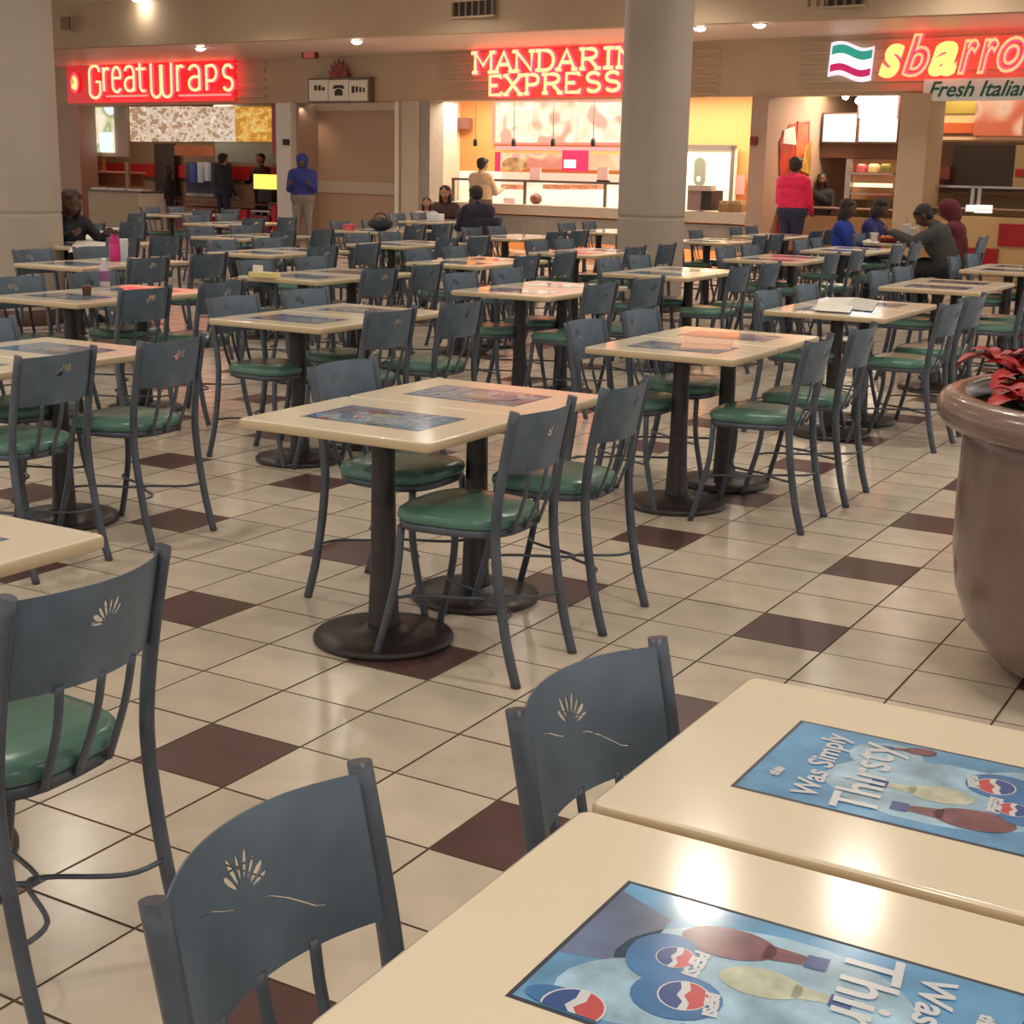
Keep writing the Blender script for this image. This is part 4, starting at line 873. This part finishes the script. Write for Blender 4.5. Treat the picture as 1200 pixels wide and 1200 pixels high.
poinsettia(PX-.33,PY-.20,.08,'low poinsettia at the front of the planter, mostly dark leaves',6)
poinsettia(PX-.12,PY+.05,.22,'tall red poinsettia in the middle of the planter')
poinsettia(PX-.28,PY+.24,.19,'small red poinsettia at the back of the planter'); poinsettia(PX+.28,PY-.08,.20,'red poinsettia on the right side of the planter')
# ------------------------------------------------------------------ things on the tables
def tp(px,py,h=.7306):
    q=ray(px,py); k=(h-CAM.z)/q.z; P=CAM+q*k; return P
def flat(name,label,cat,pts,h,mt,th=.0015):
    P=[tp(*p,h) for p in pts]; c=sum(P,Vector())/len(P); m=MB().poly([(p.x-c.x,p.y-c.y,0) for p in P],(0,0,th)); return obj(name,m.mesh(name,mt),None,(c.x,c.y,h),(label,cat))
pk=mat('peach_napkin',(.80,.47,.36),.6)
e=empty('paper_napkin','peach paper napkin folded flat on the table right of centre','napkin',tp(826,404)); c=tp(826,404)
P=[tp(*q) for q in ((797,408),(803,395),(860,400),(856,411))]; MB().poly([(p.x-c.x,p.y-c.y,0) for p in P],(0,0,.004)).build('lower_fold',pk,e); P=[tp(*q) for q in ((800,403),(804,396),(858,400),(857,406))]; MB().poly([(p.x-c.x,p.y-c.y,.004) for p in P],(0,0,.004)).build('upper_fold',mat('peach_napkin_light',(.86,.55,.42),.6),e)
e=empty('newspaper','open white newspaper spread over the right table','newspaper',tp(990,356)); c=tp(990,356)
for k,P in enumerate((((950,362),(975,349),(1003,349),(985,362)),((985,362),(1003,349),(1030,353),(1022,365)),((954,364),(958,357),(1000,359),(996,367)))):
    P=[tp(*q,.7306+.003*k) for q in P]; m=MB().poly([(p.x-c.x,p.y-c.y,.004*k) for p in P],(0,0,.003)); m.build('sheet',paper if k!=1 else mat('printed_newsprint',(.62,.64,.60),.7,vary=.3,scale=60),e)
c=tp(310,325); e=empty('snack_box','small yellow-white snack box left of centre','box',c); MB().box((-.10,-.05,0),(.10,.05,.035),bev=.004).build('box',mat('pale_yellow_card',(.80,.70,.30),.6),e); MB().box((-.13,.03,.0),(-.06,.06,.075),bev=.003).build('flap',paper,e)
c=tp(102,346); MB().lathe([(.022,0),(.030,.05),(.032,.052),(.028,.055)],16).build('sauce_cup',mat('brown_cup',(.18,.07,.04),.5),None,None,('tiny brown sauce cup on the left table','cup')).location=c
def bottle3(label,px,py,h,r,body,capm,lab):
    c=tp(px,py); e=empty('drink_bottle',label,'bottle',c)
    MB().lathe([(r*.9,0),(r,.01),(r,h*.62),(r*.75,h*.76),(r*.38,h*.84),(r*.38,h*.90)],20).build('bottle_body',body,e); MB().lathe([(r*.45,h*.89),(r*.47,h*.9),(r*.47,h),(r*.4,h*1.005)],16).build('cap',capm,e); MB().lathe([(r*1.02,h*.2),(r*1.03,h*.21),(r*1.03,h*.55),(r*1.02,h*.56)],20).build('bottle_label',lab,e); return e
mag=mat('magenta_liquid',(.50,.015,.15),.3); bottle3('tall magenta bottle on the table right of the left column',135,306,.235,.042,mag,dark,mat('magenta_label',(.62,.03,.22),.4))
bottle3('clear bottle with purple label on the near left table',123,336,.175,.032,mat('pale_plastic',(.55,.48,.55),.2),paper,mat('purple_label',(.25,.08,.22),.4))
c=tp(146,304); MB().lathe([(.026,0),(.032,.15),(.034,.155),(.03,.16)],18).build('paper_cup',paper,None,None,('tall white paper cup beside the magenta bottle','cup')).location=c
for k,(P,l) in enumerate(((((84,292),(96,272),(122,268),(120,284)),'large sheet of white paper on the table behind the left column'),(((80,296),(86,286),(118,286),(112,292)),'second white paper overlapping nearer the table edge'),(((98,288),(104,283),(126,284),(124,290)),'third white paper at the right end of the papers'))):
    flat('paper_sheet',l,'paper',P,.732+.003*k,paper,.002)
c=Vector((-7.55,11.75,.7305)); e=empty('handbag','black slouchy handbag on the far table by the tan alcove','bag',c); MB().ell((0,0,.075),(.17,.10,.08),sub=3).build('bag_body',mat('black_leather',(.02,.018,.02),.45,bump=.3,scale=20),e); MB().tube([(.10*math.cos(k*PI/8),0,.12+.08*math.sin(k*PI/8)) for k in range(9)],.008,6).build('handle',dark,e)
c=Vector((-7.80,11.45,.7305)); MB().box((-.06,-.05,0),(.06,.05,.07),bev=.01).build('snack_bag',mat('pink_wrapper',(.65,.10,.15),.4,vary=.4,scale=12),None,None,('small pink snack bag left of the black handbag','snack')).location=c
# crowded table
c=tp(1046,284); food_=[('red_basket','red food basket with wrapped food in the middle of the diners','basket',1040,282,mat('basket_red',(.45,.05,.03),.5)),('white_cup','large white drink cup standing between the diners','cup',1062,283,paper)]
c=tp(1040,284); e=empty('food_basket','red food basket with orange food between the diners','basket',c); MB().lathe([(.10,0),(.13,.05),(.135,.05),(.12,.045)],20).build('basket',mat('basket_red',(.45,.05,.03),.5),e)
for k in range(6): MB().ell((.06*math.cos(k),.06*math.sin(k),.06),(.035,.02,.02),sub=1).build('fried_piece',mat('fried_gold',(.62,.25,.08),.6,vary=.3,scale=30),e)
for k,(x,h,l) in enumerate(((1060,.20,'tall white drink cup nearest the bent man'),(1068,.16,'shorter white drink cup at the right of the diners food'),(1024,.10,'small white cup before the dark blue diner'))):
    c=tp(x,284); e=empty('drink_cup',l,'cup',c); MB().lathe([(.032,0),(.045,h),(.047,h),(.047,h+.008)],18).build('cup',paper,e); MB().tube([(0,0,h),(.01,0,h+.08)],.004,6).build('straw',redp,e)
flat('food_wrapper','crumpled white wrapper at the left end of the diners table','wrapper',((1010,284),(1020,279),(1036,281),(1028,286)),.7312,paper,.012)
c=tp(1050,279); MB().ell((0,0,.03),(.06,.05,.03),sub=2).build('sandwich',mat('sandwich_brown',(.45,.22,.10),.7,vary=.3,scale=30),None,None,('brown sandwich lying on the diners table','food')).location=c
c=Vector((-8.80,14.85,.7305)); MB().box((-.10,-.07,0),(.10,.07,.10),bev=.01).build('meal_box',paper,None,None,('white meal box between the child and the navy jacket','box')).location=c
c=tp(539,258,.74); P=MB(); 
e=empty('carrier_bag','white plastic bag hanging beside the far family table','bag',(c.x+.25,c.y-.5,.30)); MB().ell((0,0,.17),(.12,.08,.17),sub=3).build('bag_body',mat('bag_white',(.62,.62,.52),.4,bump=.5,scale=14),e); MB().tube([(-.05,0,.30),(-.03,0,.43),(.03,0,.43),(.05,0,.30)],.008,6).build('handle',MATS['bag_white'],e)
